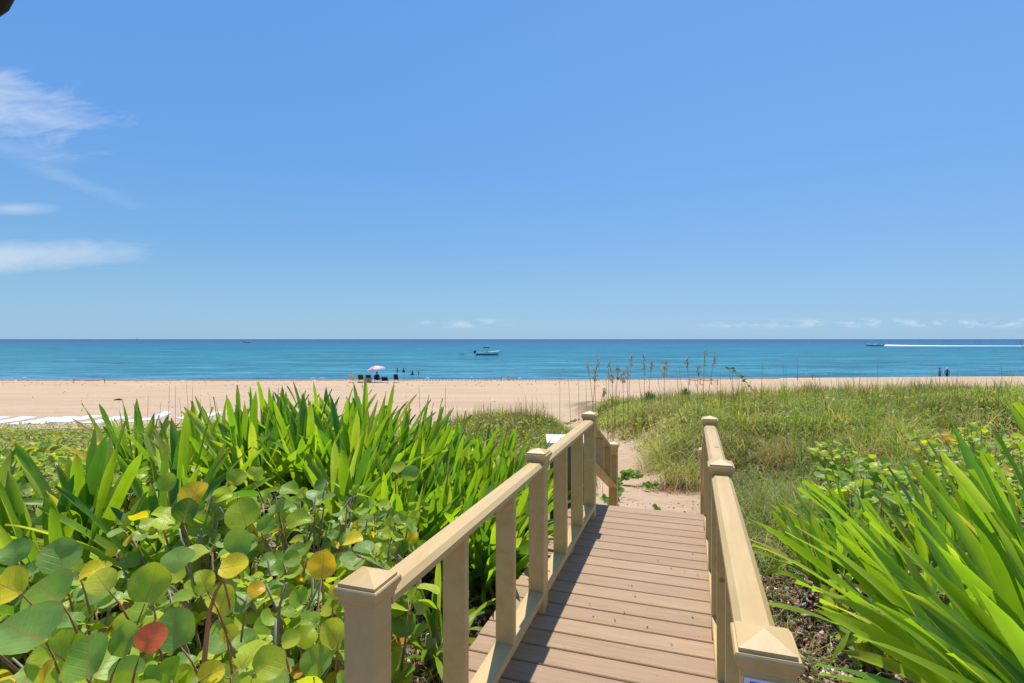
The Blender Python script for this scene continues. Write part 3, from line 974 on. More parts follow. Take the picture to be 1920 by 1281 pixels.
G1 = "sea grape shrubs left of the bridge"
YEL, ORG, RED, LIM = (.88, .70, .03), (.88, .54, .03), (.95, .17, .07), (.60, .62, .06)
GRN, GRB, OLV = (.27, .44, .065), (.24, .40, .085), (.42, .52, .035)
shrub(-1.50, 1.75, .42, .34, .40, 75, "sea grape with big dull green leaves in the lower left corner", G1, .078, .05, [
    (95, 1115, 1.75, .092, GRN, (-.1, -.6, .8), (-.6, 0, .5)), (50, 1190, 1.62, .105, GRB, (.1, -.4, .9), (-.8, .2, .1)), (115, 1045, 1.95, .085, GRB, (.2, -.7, .6), (-.3, .1, .9)),
    (30, 1035, 1.95, .06, GRB, (.2, -.7, .6), (-.5, .1, .9)), (10, 1100, 1.7, .08, YEL, (.2, -.6, .6), (-.7, .1, .2)), (170, 1070, 1.9, .05, YEL, (.0, -.5, .8), (.8, .2, .4))])
shrub(-1.02, 1.75, .36, .34, .40, 80, "sea grape holding one bright orange-red leaf", G1, .07, .06, [
    (285, 1197, 1.52, .052, RED, (.1, -.8, .5), (.45, 0, .9)), (285, 1095, 1.75, .082, OLV, (0, -.9, .4), (.1, 0, 1)), (165, 1235, 1.55, .082, GRN, (-.1, -.7, .7), (-.4, 0, .9)),
    (238, 1200, 1.6, .072, GRB, (-.4, -.8, .3), (.1, 0, 1)), (330, 1180, 1.66, .075, GRB, (.3, -.8, .4), (-.3, 0, .9)), (85, 1270, 1.5, .05, ORG, (-.6, -.6, .3), (.1, 0, 1)),
    (190, 1090, 1.8, .06, LIM, (.3, -.6, .7), (-.5, 0, .7))])
shrub(-.84, 1.80, .28, .30, .44, 75, "sea grape with a tall red stalk and yellow leaves left of the near post", G1, .06, .10, [
    (437, 1062, 1.70, .055, YEL, (.1, -.6, .8), (.85, .1, .3)), (418, 1127, 1.68, .058, LIM, (-.1, -.9, .35), (.2, 0, .9)), (382, 1092, 1.66, .045, LIM, (.8, -.5, .3), (-.4, 0, .9)),
    (395, 1265, 1.60, .048, YEL, (0, -.7, .6), (.6, 0, .5)), (505, 1245, 1.60, .06, OLV, (.2, -.6, .7), (.5, 0, .5)), (480, 1105, 1.8, .035, ORG, (.2, -.6, .7), (.5, 0, .5)), (425, 1188, 1.7, .035, LIM, (.8, -.5, .3), (.2, 0, -.9))],
      stalk=[[(376, 1330, 1.62), (384, 1230, 1.64), (392, 1150, 1.66), (405, 1110, 1.67), (424, 1078, 1.69)]])
shrub(-.86, 2.25, .22, .34, .50, 75, "sea grape with two round orange-yellow leaves left of the near post", G1, .058, .10, [
    (606, 1060, 2.05, .063, ORG, (0, -.9, .35), (-.05, 0, 1)), (622, 1187, 1.75, .055, LIM, (.6, -.7, .35), (-.5, 0, .8)), (595, 1240, 1.7, .062, GRN, (0, -.9, .4), (.1, 0, 1)),
    (660, 1013, 2.3, .055, YEL, (-.2, -.3, .95), (.9, 0, .1)), (545, 1200, 1.75, .04, OLV, (.0, -.6, .8), (.6, 0, .4)), (630, 1110, 1.95, .035, YEL, (.5, -.6, .4), (.4, 0, .8)), (572, 1195, 1.8, .045, OLV, (.3, -.6, .6), (.4, 0, .8))])
shrub(-1.30, 2.45, .45, .36, .55, 105, "sea grape with large green leaves in front of the leftmost lilies", G1, .066, .06, [
    (335, 1050, 2.3, .078, GRB, (.1, -.6, .8), (.2, 0, .8)), (455, 965, 2.6, .098, OLV, (0, -.75, .6), (-.3, 0, .6)), (350, 958, 2.65, .078, (.13, .22, .03), (-.1, -.9, .3), (.1, 0, 1))])
shrub(-.85, 2.60, .42, .36, .56, 105, "sea grape with overlapping green leaves midway between red leaf and near post", G1, .062, .08, [
    (448, 1018, 2.3, .072, GRB, (.0, -.9, .3), (.4, 0, .8)), (558, 975, 2.6, .07, OLV, (0, -.6, .8), (.7, 0, .5)), (500, 985, 2.5, .055, GRN, (.1, -.8, .5), (.3, 0, .8))])
shrub(-1.75, 3.0, .40, .36, .70, 95, "sea grape with a yellow and green leaf pair below the upright lilies", G1, .066, .08, [
    (365, 925, 2.9, .085, ORG, (.0, -.75, .6), (.1, 0, 1)), (315, 905, 3.0, .07, OLV, (0, -.85, .4), (-.1, 0, 1)), (480, 888, 3.0, .055, LIM, (0, -.9, .4), (.3, 0, 1))])
shrub(-1.15, 3.15, .45, .34, .68, 105, "sea grape with thin twiggy branches at the foot of the upright lilies", G1, .052, .05)
shrub(-.80, 3.05, .28, .30, .66, 95, "small-leaved sea grape spreading over the left handrail line", G1, .048, .05, [(770, 888, 2.9, .055, GRB, (0, -.9, .3), (0, 0, 1)), (747, 878, 2.95, .05, OLV, (0, -.6, .7), (.3, 0, 1))])
shrub(-2.25, 2.6, .42, .36, .45, 80, "sea grape half outside the left edge below the lily blades", G1, .066, .06)

shrub(-1.9, 2.3, .36, .34, .42, 80, "sea grape at the left edge under the lilies", G1, .066, .06)
G2 = "low sea grapes spreading over the dune at far left"
for i, (x, y, rx, ry, n) in enumerate([(-6.6, 6.6, 1.0, .7, 120), (-5.0, 6.9, 1.0, .8, 120), (-3.9, 7.2, .9, .8, 110), (-7.8, 8.0, 1.2, .8, 110), (-6.0, 8.6, 1.2, .9, 110), (-4.4, 8.8, 1.1, .8, 90),
                                        (-5.2, 5.3, .9, .6, 110), (-4.1, 4.5, .7, .5, 100), (-4.3, 5.9, .8, .6, 100), (-3.3, 4.3, .6, .4, 80)]):
    zt_ = float(ground(x, y)) + (.42 if y > 5 else .5)
    shrub(x, y, rx, ry, zt_, n, ["pale sea grape patch at the left edge beyond the lilies", "sea grape patch behind the leftmost lily blades", "sea grape patch left of the tall lily rows",
                                 "farthest left sea grape patch below the loungers", "sea grape patch in the grass below the loungers", "sea grape patch in the grass behind the single tall blade",
                                 "sea grape patch at the left edge just above the lilies", "sea grape patch between the leftmost lilies", "sea grape patch behind the leftmost lilies",
                                 "sea grape leaves under the leftmost lilies"][i], G2, .062, .06)
G3 = "sea grapes on the dune right of the bridge"
for i, (x, y, rx, ry, n, h, lab) in enumerate([
        (4.0, 5.7, .7, .5, 110, .55, "sea grape patch leftmost of the group behind the right lilies"), (4.9, 5.9, .8, .6, 120, .62, "sea grape patch with an orange leaf behind the right lilies"),
        (5.7, 6.3, .8, .6, 110, .72, "sea grape patch touching the right edge behind the tallest blade"), (4.6, 7.1, .8, .6, 90, .6, "sea grape patch farthest into the dune grass at right"),
        (6.6, 7.6, .9, .6, 90, .75, "sea grape patch at the right edge near the grass crest"), (3.3, 4.9, .5, .4, 80, .5, "sea grape patch low between the two right lily groups"),
        (2.05, 3.05, .30, .28, 50, .42, "small sea grape with curled leaves beside the sandy mulch at right"), (2.6, 3.2, .4, .3, 55, .5, "small sea grape under the right lily blades")]):
    ex = [(1780, 822, 5.6, .075, ORG, (0, -.6, .8), (.9, 0, 0)), (1770, 812, 5.6, .06, (.6, .4, .1), (0, -.5, .8), (.7, 0, .3))] if i == 1 else ()
    shrub(x, y, rx, ry, float(ground(x, y)) + h + (.12 if y > 4 else 0), int(n * 1.2), lab, G3, .068 if y > 4 else .055, .045, ex)


# ------------------------------------------------------------------ grass (vectorised blades)
def blades(px, py, ln, wd, lean, az, colr, segs=3, zoff=0.0, curl=.5, twist=None):
    """returns verts, quads, colours for N curved tapering blades"""
    n = len(px)
    pz = ground(px, py) + zoff
    t = np.linspace(0, 1, segs + 1)
    hx, hy = np.cos(az), np.sin(az)
    vs = np.zeros((n, segs + 1, 2, 3)); cs = np.zeros((n, segs + 1, 2, 3))
    fa = az + np.pi / 2 + rng.normal(0, .6, n)
    sx_, sy_ = np.cos(fa), np.sin(fa)
    for j, tt in enumerate(t):
        bend = lean * tt + curl * lean * tt * tt
        up = np.sqrt(np.clip(1 - (np.clip(bend, 0, 1.6) * .55) ** 2, .05, 1))
        x = px + hx * ln * bend * .75 * tt
        y = py + hy * ln * bend * .75 * tt
        z = pz + ln * tt * up - ln * .35 * np.clip(bend - .7, 0, 2) * tt ** 2
        w = wd * (1 - tt ** 1.6) * .5 + .0004
        for k_, sg_ in ((0, -1), (1, 1)):
            vs[:, j, k_, 0] = x + sg_ * sx_ * w
            vs[:, j, k_, 1] = y + sg_ * sy_ * w
            vs[:, j, k_, 2] = z
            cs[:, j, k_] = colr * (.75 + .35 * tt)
    base = np.arange(n)[:, None] * (segs + 1) * 2
    qs = []
    for j in range(segs):
        qs.append(np.concatenate([base + 2 * j, base + 2 * j + 1, base + 2 * j + 3, base + 2 * j + 2], 1))
    return vs.reshape(-1, 3), np.concatenate(qs), cs.reshape(-1, 3)


def patch(x, y, f, ph=0):
    return .5 + .5 * (np.sin(x * f + 1.3 * np.sin(y * f * .7 + ph) + ph) * np.sin(y * f * 1.2 + 1.7 * np.sin(x * f * .8 + 2 * ph)))


GC = np.array([(.20, .32, .05), (.32, .38, .055), (.46, .44, .09), (.64, .50, .26), (.46, .25, .12), (.15, .29, .12)])


def grass_cols(x, y, n, w):
    """w: weights over GC"""
    k = rng.choice(len(GC), n, p=np.array(w) / sum(w))
    pt = patch(x, y, .9, 4.2) * .6 + patch(x, y, 2.3, .7) * .4
    dry = rng.random(n) < np.clip((pt - .44) * 2.0, 0.06, .74)
    k = np.where(dry, rng.choice([2, 3, 3, 4], n), k)
    return GC[k] * rng.uniform(.75, 1.2, (n, 1))


def tufts(n_t, region, per, ln, wd, w, lean=(.2, 1.0), rad=.10, path=True, dens=None, clump_col=.6):
    (x0, x1, y0, y1) = region
    X = rng.uniform(x0, x1, n_t * 3); Y = y0 + (y1 - y0) * rng.random(n_t * 3) ** .8
    keep = np.ones(len(X), bool)
    if path:
        pc = np.interp(Y, [4.5, 7, 9.5, 12, 18, 24, 30], [1.9, 1.9, 2.0, 2.3, 2.2, 2.3, 2.4])
        pw = np.interp(Y, [4.5, 7, 9.5, 12, 18, 24, 30], [1.15, 1.0, .80, .62, .6, 1.2, 2.5])
        keep &= np.abs(X - pc) > pw * (.85 + .3 * rng.random(len(X)))
    if dens is not None:
        keep &= rng.random(len(X)) < dens(X, Y)
    X, Y = X[keep][:n_t], Y[keep][:n_t]
    n_t = len(X)
    N = n_t * per
    px = np.repeat(X, per) + rng.normal(0, rad, N)
    py = np.repeat(Y, per) + rng.normal(0, rad, N)
    tl = np.repeat(rng.uniform(.55, 1.2, n_t) * (.62 + .75 * patch(X, Y, 1.1, 5.1)), per)
    L = rng.uniform(ln[0], ln[1], N) * tl
    C = grass_cols(px, py, N, w)
    tc_ = np.repeat(grass_cols(X, Y, n_t, w), per, 0)
    C = C * (1 - clump_col) + tc_ * clump_col
    br = patch(px, py, .55, 1.0)[:, None]
    C = C * (.62 + .62 * br) * np.repeat(rng.uniform(.6, 1.45, (n_t, 1)), per, 0)
    return blades(px, py, L, rng.uniform(wd[0], wd[1], N), rng.uniform(lean[0], lean[1], N), rng.uniform(0, 2 * np.pi, N), C)


def join(parts):
    vs, qs, cs = [], [], []
    b = 0
    for v_, q_, c_ in parts:
        vs.append(v_); qs.append(q_ + b); cs.append(c_)
        b += len(v_)
    return np.concatenate(vs), np.concatenate(qs), np.concatenate(cs)


def bare(x, y):
    d = 1 - np.exp(-(((x - 3.9) / 1.1) ** 2 + ((y - 13.5) / .8) ** 2)) * .95
    d *= 1 - np.exp(-(((x - 2.9) / .7) ** 2 + ((y - 9.3) / .4) ** 2)) * .7
    d *= np.where(x < 2.2 + (y - 4) * .05, .5, 1)
    lim = 24.5 - 2.0 * patch(x, y * 0, .5, 2)
    d *= np.where(y > lim, .06, 1)
    front = x > 0.56 * y - 1.8 if False else np.ones_like(x, bool)
    return d * np.clip(patch(x, y, 1.4, 2) * 2.4 - .25, .10, 1.1)


parts_ = []
dn = bare
# right dune: dense, by distance band
parts_.append(tufts(640, (2.5, 6.5, 5.8, 10), 15, (.24, .56), (.012, .024), (3, 3, 2.5, 1.8, .5, 1), lean=(.3, 1.6), dens=dn))
parts_.append(tufts(1500, (2.4, 12, 9, 15), 10, (.24, .56), (.018, .034), (3, 3.2, 2.2, 1.5, .6, 1), lean=(.3, 1.7), dens=dn))
parts_.append(tufts(3000, (2.4, 25, 14, 25), 8, (.28, .60), (.024, .042), (3, 3.5, 2.2, 1.3, .9, 1), lean=(.2, 1.5), dens=dn, rad=.13))
parts_.append(tufts(700, (5, 25, 20.5, 25), 6, (.35, .75), (.012, .022), (2, 3.5, 3, 1.5, 1.2, .5), lean=(.05, .5), path=False))
parts_.append(tufts(420, (3.2, 16, 9, 20), 6, (.5, .85), (.010, .018), (2, 3, 3, 2, 1.2, .5), lean=(.05, .4), path=False))
GC0 = GC.copy(); GC = GC * 1.12
parts_.append(tufts(150, (2.6, 8, 6.2, 11), 46, (.34, .66), (.007, .013), (2, 3.5, 3, 2, .4, 1.4), lean=(.2, 1.8), dens=dn, rad=.09, clump_col=.8))
parts_.append(tufts(330, (2.6, 20, 10, 22), 34, (.38, .70), (.013, .024), (2, 3.5, 3, 2, .6, 1.2), lean=(.2, 1.8), dens=dn, rad=.13, clump_col=.85))
GC = GC0
# strip between the far posts and the path, and the bank left of the path
parts_.append(tufts(1300, (-2.0, 1.8, 9, 20), 10, (.16, .42), (.012, .022), (3, 3, 1.6, 1.4, 1.2, 1), lean=(.2, 1.4), dens=lambda x, y: np.where(y > 19.3 - .9 * x * (x > 0) + .9 * patch(x, y * 0, 1.1), .02, 1)))
parts_.append(tufts(200, (-2.0, .9, 14, 18), 7, (.4, .7), (.010, .018), (1, 2, 3, 3, 3, .5), lean=(.05, .4), path=False))
parts_.append(tufts(260, (.9, 1.9, 6.0, 9.5), 12, (.15, .34), (.006, .011), (3, 3, 2, 1, .4, 1)))
# left dune below the loungers
parts_.append(tufts(2800, (-19, -1.5, 7.5, 17.4), 8, (.08, .24), (.014, .026), (3.2, 3, 2.0, 1.3, .9, 1.4), lean=(.4, 1.7), path=False, dens=lambda x, y: np.where(y > 16.6 + .7 * patch(x, y * 0, 1.0), 0, 1)))
parts_.append(tufts(420, (-9.5, -5.0, 15.5, 17.5), 9, (.25, .55), (.012, .020), (2, 3, 3, 1.5, .5, 1), lean=(.1, .9), path=False))
v_, q_, c_ = join(parts_)
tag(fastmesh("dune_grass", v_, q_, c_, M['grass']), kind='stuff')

# fine long blue-green grass between the right railing and the lilies
parts_ = [tufts(330, (1.9, 3.3, 4.3, 6.6), 15, (.24, .52), (.0045, .009), (2, 2, 2.2, 2.2, .2, 3), lean=(.4, 1.8), path=False, dens=lambda x, y: np.where((x < 1.16 + .36 * (y - 2)) | ((y < 5) & (x > 2.6)), 0, 1)),
          tufts(34, (1.35, 2.1, 2.6, 4.2), 9, (.12, .32), (.004, .006), (3, 3, 1.5, 1, .2, 2), lean=(.4, 1.5), path=False, dens=lambda x, y: np.where(x < .95 + .36 * (y - 2), 0, 1)),
          tufts(70, (-.75, .15, 1.9, 3.3), 8, (.06, .18), (.004, .007), (3, 3.5, 1.5, .6, .2, 1.5), lean=(.3, 1.4), path=False, dens=lambda x, y: np.where(x > -.42 + .36 * (y - 2), 0, 1))]
v_, q_, c_ = join(parts_)
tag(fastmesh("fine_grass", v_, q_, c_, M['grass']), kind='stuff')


# small broad leaves mixed into the dune cover (one mass, nobody could count it)
def weeds(n, region, size, path=True, dens=None, cols=(.23, .36, .06)):
    (x0, x1, y0, y1) = region
    X = rng.uniform(x0, x1, n); Y = rng.uniform(y0, y1, n)
    keep = np.ones(n, bool)
    if path:
        pc = np.interp(Y, [4.5, 7, 9.5, 12, 18, 24, 30], [1.9, 1.9, 2.0, 2.3, 2.2, 2.3, 2.4])
        pw = np.interp(Y, [4.5, 7, 9.5, 12, 18, 24, 30], [1.1, .85, .55, .45, .55, 1.2, 2.5])
        keep &= np.abs(X - pc) > pw
    if dens is not None:
        keep &= rng.random(n) < dens(X, Y)
    X, Y = X[keep], Y[keep]
    n = len(X)
    Z = ground(X, Y) + rng.uniform(.05, .42, n) * (0.5 + .5 * patch(X, Y, 1.1, 3)) * np.where(Y > 12, 1.1, .7)
    s_ = rng.uniform(size[0], size[1], n)
    a = rng.uniform(0, 6.283, n); tl = rng.uniform(-.9, .9, n); t2 = rng.uniform(-.9, .9, n)
    ux, uy, uz = np.cos(a), np.sin(a), tl * .8
    wx, wy, wz = -np.sin(a), np.cos(a), t2 * .8
    ctr = np.stack([X, Y, Z], 1)
    U = np.stack([ux, uy, uz], 1) * s_[:, None]; Wv = np.stack([wx, wy, wz], 1) * s_[:, None] * .42
    vs = np.stack([ctr - U, ctr - U * .1 + Wv + (0, 0, .004), ctr + U, ctr - U * .1 - Wv + (0, 0, .004)], 1).reshape(-1, 3)
    qs = np.arange(n * 4).reshape(-1, 4)
    c = np.array(cols) * rng.uniform(.6, 1.7, (n, 1)) * np.stack([rng.uniform(.7, 2.0, n), np.ones(n), rng.uniform(.7, 1.2, n)], 1)
    return vs, qs, np.repeat(c, 4, 0)


v_, q_, c_ = join([weeds(30000, (2.4, 25, 8, 24.5), (.03, .07), dens=dn), weeds(15000, (-19, 1.3, 7.5, 17.0), (.03, .06), path=False),
                   weeds(4000, (5, 22, 8, 20), (.05, .10), dens=dn, cols=(.20, .34, .06)), weeds(5000, (2.4, 7, 5.5, 9.5), (.02, .04), dens=dn), weeds(1500, (.7, 1.7, 5.2, 8.5), (.02, .045))])
tag(fastmesh("ground_cover", v_, q_, c_, M['grass'], smooth=False), kind='stuff')


# mulch chips near the bridge
def chips(n, region, size, cond=None):
    (x0, x1, y0, y1) = region
    X = rng.uniform(x0, x1, n); Y = rng.uniform(y0, y1, n)
    if cond is not None:
        k = cond(X, Y); X, Y = X[k], Y[k]
    n = len(X)
    Z = ground(X, Y) + rng.uniform(.004, .03, n)
    a = rng.uniform(0, 6.283, n)
    l_ = rng.uniform(size[0], size[1], n); w_ = l_ * rng.uniform(.18, .6, n)
    tl = rng.normal(0, .35, n); t2 = rng.normal(0, .5, n)
    U = np.stack([np.cos(a), np.sin(a), tl], 1) * l_[:, None] * .5
    Wv = np.stack([-np.sin(a), np.cos(a), t2], 1) * w_[:, None] * .5
    c0 = np.stack([X, Y, Z], 1)
    T = np.array((0, 0, .004))
    top = [c0 - U - Wv, c0 + U * .8 - Wv, c0 + U + Wv * .6, c0 - U * .9 + Wv]
    vs = np.stack([p + T for p in top] + [p - T for p in top], 1).reshape(-1, 3)
    b = np.arange(n)[:, None] * 8
    qs = np.concatenate([b + np.array(f) for f in ((0, 1, 2, 3), (0, 4, 5, 1), (1, 5, 6, 2), (2, 6, 7, 3), (3, 7, 4, 0))])
    pal = np.array([(.10, .055, .045), (.21, .12, .09), (.36, .21, .165), (.50, .34, .28), (.68, .56, .48), (.28, .28, .30), (.42, .16, .08)])
    c = pal[rng.choice(7, n, p=[.22, .27, .2, .14, .07, .05, .05])] * rng.uniform(.8, 1.2, (n, 1))
    return vs, qs, np.repeat(c, 8, 0)


v_, q_, c_ = join([chips(16000, (.9, 3.4, 1.2, 4.9), (.012, .05), lambda x, y: x > .62 + .34 * (y - 1.2)),
                   chips(13000, (-1.6, .6, 1.3, 5.0), (.012, .045), lambda x, y: x < -.58 + .34 * (y - 1.2)),
                   chips(160, (1.4, 3.0, 4.6, 7.0), (.012, .03)),
                   ])
tag(fastmesh("mulch", v_, q_, c_, M['chips'], smooth=False), kind='stuff')


# dry leaf bits blown onto the deck
n_ = 24
uu = rng.uniform(1.6, 4.8, n_); vv_ = rng.uniform(-.68, .05, n_)
m_ = MB()
for a_i, b_i in zip(uu, vv_):
    c0 = np.array(B(a_i, b_i, .004)); a = rng.uniform(0, 6.28); l_ = rng.uniform(.003, .010)
    U = np.array((math.cos(a), math.sin(a), 0)) * l_; W_ = np.array((-math.sin(a), math.cos(a), 0)) * l_ * .4
    m_.add([c0 - U, c0 - W_, c0 + U + (0, 0, .004), c0 + W_ + (0, 0, .003), c0 + (0, 0, .006)], [(0, 1, 4), (1, 2, 4), (2, 3, 4), (3, 0, 4)], [(.16, .09, .05), (.30, .18, .10), (.08, .05, .03)][rng.integers(3)])
tag(m_.build("leaf_litter", M['chips']), kind='stuff')
# weed and shell flecks scattered on the open sand
m_ = MB()
for _ in range(240):
    far = rng.random() < .7
    y = rng.uniform(50, 60) if far else rng.uniform(24, 50)
    x = rng.uniform(-1.0, .45) * y
    if x > 3 and y < 34: continue
    z = float(ground(x, y)); l_ = rng.uniform(.03, .11) * (1.3 if far else .6); a = rng.normal(0, .5)
    U = np.array((math.cos(a), math.sin(a), 0)) * l_; W_ = np.array((-math.sin(a), math.cos(a), 0)) * l_ * .35
    c0 = np.array((x, y, z))
    m_.add([c0 - U, c0 - W_, c0 + U, c0 + W_, c0 + (0, 0, .05)], [(0, 1, 4), (1, 2, 4), (2, 3, 4), (3, 0, 4)], [(.20, .12, .07), (.30, .20, .12), (.12, .08, .05)][rng.integers(3)])
tag(m_.build("beach_debris", M['chips']), kind='stuff')


# ------------------------------------------------------------------ tussocks on the path
def tussock(x, y, n, ln, label, w, wd=(.004, .008), skirt=0):
    z = float(ground(x, y))
    px = rng.normal(x, .14, n); py = rng.normal(y, .11, n)
    L = rng.uniform(ln[0], ln[1], n)
    C = grass_cols(px, py, n, w)
    e = empty("grass_tussock", (x, y, z), label, "grass tussock", "tussocks beside the sandy path")
    v1, q1, c1 = blades(px, py, L, rng.uniform(wd[0], wd[1], n), rng.uniform(.15, 1.5, n), np.arctan2(py - y, px - x) + rng.normal(0, .7, n), C, segs=4)
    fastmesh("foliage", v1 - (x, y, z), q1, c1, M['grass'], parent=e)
    if skirt:
        a = rng.uniform(0, 6.28, skirt); rr = rng.uniform(.12, .5, skirt)
        sx_, sy_ = x + np.cos(a) * rr * 1.5, y + np.sin(a) * rr * .55 - .12
        C = np.array((.42, .17, .075)) * rng.uniform(.6, 1.3, (skirt, 1))
        v2, q2, c2 = blades(sx_, sy_, rng.uniform(.08, .2, skirt), rng.uniform(.004, .007, skirt), rng.uniform(1.5, 2.4, skirt), rng.uniform(0, 6.28, skirt), C, segs=3, zoff=.004)
        fastmesh("dead_leaves", v2 - (x, y, z), q2, c2, M['straw'], parent=e)


tussock(2.56, 8.05, 520, (.30, .62), "big grass tussock with a brown dead skirt standing in the sandy path", (3, 3, 2.2, 1.6, .6, 1.4), skirt=700)
tussock(2.80, 7.75, 260, (.25, .5), "grass tussock touching the right railing by the sandy path", (2, 2.5, 3, 2.2, .6, 1.2), skirt=260)
tussock(2.62, 9.3, 420, (.25, .5), "yellowish grass tussock behind the big one with the dead skirt", (2, 3, 3, 2, .7, .5), skirt=200)
tussock(2.85, 9.7, 420, (.3, .5), "dry grass tussock farther along the right side of the path", (2, 3, 3.2, 2.4, .8, .5))

# beach vines: creepers with round dark leaves
def vine(name, pts, nleaf, r, label, group=None, colr=(.14, .28, .06), lift=.05):
    o = np.array(pts[0])
    e = empty(name, pts[0], label, "vine", group)
    P3 = [np.array(p) - o for p in pts]
    MB().tube(P3, .005, 5, (.30, .20, .12)).build("stem", M['straw'], e, smooth=True)
    m_ = MB()
    seg = np.linspace(0, len(P3) - 1.001, nleaf)
    for s_ in seg:
        i = int(s_); p = P3[i] + (P3[i + 1] - P3[i]) * (s_ - i)
        a = rng.uniform(0, 6.28)
        d = np.array((math.cos(a), math.sin(a) * .6, rng.uniform(.1, .8)))
        rr = r * rng.uniform(.6, 1.15)
        nrm = np.array((rng.normal(0, .5), -.5 + rng.normal(0, .4), .8))
        round_leaf(m_, p + d * rr * 1.2 + (0, 0, lift * rng.random()), nrm, d, rr, np.array(colr) * rng.uniform(.7, 1.5), .3)
    m_.build("foliage", M['grape'], e, smooth=True)


def gp(x, y, dz_=.02):
    return (x, y, float(ground(x, y)) + dz_)


vine("beach_vine", [gp(1.18, 5.95, .05), gp(1.28, 6.1), gp(1.42, 5.95), gp(1.62, 6.0), gp(1.75, 6.25)], 34, .045, "dark leafy beach vine creeping onto sand at the deck end")
vine("beach_vine", [gp(1.12, 6.3, .15), gp(1.22, 6.6), gp(1.38, 7.0), gp(1.55, 7.6, .04), gp(1.6, 7.9)], 30, .04, "beach vine with bare runner beside the last left post")
vine("beach_vine", [gp(1.66, 8.2, .05), gp(1.78, 8.3, .1), gp(1.95, 8.2, .1)], 22, .05, "clump of beach vine leaves at the left foot of the tussocks")
vine("beach_vine", [gp(1.95, 7.7, .04), gp(2.02, 7.6, .06)], 8, .045, "two-leaf beach vine sprout left of the big tussock")
vine("beach_vine", [gp(2.4, 19.6, .25), gp(2.1, 19.7, .1), gp(1.6, 19.8, .05), gp(1.0, 19.9, .03)], 40, .05, "pale runner of vine lying across the sand funnel", colr=(.22, .24, .04), lift=.02)
vine("beach_vine", [(P(1415, 735, 13)), P(1395, 712, 13), P(1378, 700, 13), P(1362, 690, 13)], 26, .038, "green leafy vine shoot rising against the sea right of the oats", lift=.02)

# ------------------------------------------------------------------ sea oats and bare stalks
def oat(px, py, Y, lean, head, label, dark=False, hw=1.0):
    top = np.array(P(px, py, Y))
    bx_, by_ = top[0] + lean, Y + rng.normal(0, .1)
    bz = float(ground(bx_, by_))
    o = np.array((bx_, by_, bz))
    e = empty("sea_oats", tuple(o), label, "sea oats" if head else "grass stalk", "sea oat stalks with seed heads" if head else "bare grass stalks on the dune")
    t = top - o
    pts = [np.zeros(3) - (0, 0, .05), t * (.45, .45, .5), t * (.8, .8, .85), t]
    c = (.10, .07, .05) if dark else (.40, .27, .12)
    MB().tube(pts, [.008, .007, .006, .0035] if head else [.0065, .0055, .0045, .0025], 5, c).build("stem", M['straw'], e, smooth=True)
    if head:
        m_ = MB()
        L = head * 1.2
        for i in range(int(34 * hw)):
            s_ = rng.random()
            p = t - np.array((-lean * .1, 0, 1)) * L * s_
            a = rng.uniform(0, 6.28)
            rr = (.022 + .05 * math.sin(math.pi * min(1, s_ * .8 + .1))) * hw * rng.random() ** .5
            p = p + np.array((math.cos(a) * rr, math.sin(a) * rr, 0))
            d = np.array((math.cos(a) * .4, math.sin(a) * .4, -1 + .6 * rng.random())) * .046
            w = np.array((-math.sin(a), math.cos(a), 0)) * .017
            k = np.array((math.cos(a), math.sin(a), .2)) * .005
            cc = np.array([(.62, .38, .14), (.72, .52, .26), (.46, .25, .10)][rng.integers(3)])
            m_.add([p - d, p + w, p + d, p - w, p + k, p - k], [(0, 1, 4), (1, 2, 4), (2, 3, 4), (3, 0, 4), (1, 0, 5), (2, 1, 5), (3, 2, 5), (0, 3, 5)], cc)
        m_.build("seed_head", M['straw'], e)


heads = [(1102, 678, 15, .25, .30, .7), (1114, 692, 14, .1, .28, .9), (1121, 666, 14, -.2, .55, 1.0), (1142, 676, 15, -.05, .45, .9), (1148, 698, 14, .0, .22, 1.0), (1159, 686, 15, -.1, .32, 1.1), (1168, 699, 14, .05, .22, 1.5),
         (1176, 686, 14.5, .0, .30, .9), (1184, 666, 15, -.1, .27, .9), (1207, 661, 16, .05, .55, 1.1), (1222, 678, 15, -.1, .24, .7), (1246, 676, 14, .0, .36, 2.0),
         (1288, 667, 15, .1, .30, .9), (1309, 684, 14, .0, .30, 1.0), (1322, 653, 15, -.1, .42, .8), (1340, 666, 15, -.2, .30, .8)]
for i, (px, py, Y, lean, hd, hw) in enumerate(sorted(heads)):
    oat(px, py, Y, lean, hd, "sea oat stalk with golden seed head, " + ORD[i] + " on the dune crest", hw=hw)
oat(1133, 728, 13.5, -.25, .18, "short sea oat stalk with a drooping head between the taller ones", hw=.8)
stalks = [(278, 738, 17, -.05), (318, 720, 17, .05), (329, 722, 17, 0), (336, 745, 17, .05), (349, 716, 17, .02), (362, 715, 17, 0), (376, 745, 16, .1), (391, 738, 16, .15), (405, 752, 16, .05), (302, 752, 16, -.1),
          (785, 722, 12, .05), (835, 722, 12, 0), (1050, 690, 16, 0), (1065, 700, 16, .1), (1085, 705, 15, 0), (1098, 712, 15, .05), (1136, 700, 14, .05), (1155, 715, 14, -.05),
          (1195, 700, 15, .2), (1232, 700, 15, .15), (1268, 690, 14.5, .1), (1272, 685, 14.5, .18), (1298, 700, 14, .3), (1350, 690, 14, .0), (1365, 690, 13.5, .25), (1372, 684, 14, .1), (1386, 705, 14, 0),
          (1430, 672, 15, -.02), (1467, 672, 17, 0), (1473, 690, 17, 0), (1494, 664, 17, .05), (1535, 700, 17, .2), (1558, 710, 18, 0), (1647, 668, 19, .05), (1716, 700, 19, 0), (1760, 690, 19, .02), (1797, 690, 19, .02),
          (1876, 676, 18, .05), (1600, 700, 19, .1), (1690, 712, 19, -.1), (1830, 712, 19, .1), (1850, 705, 19, 0)]
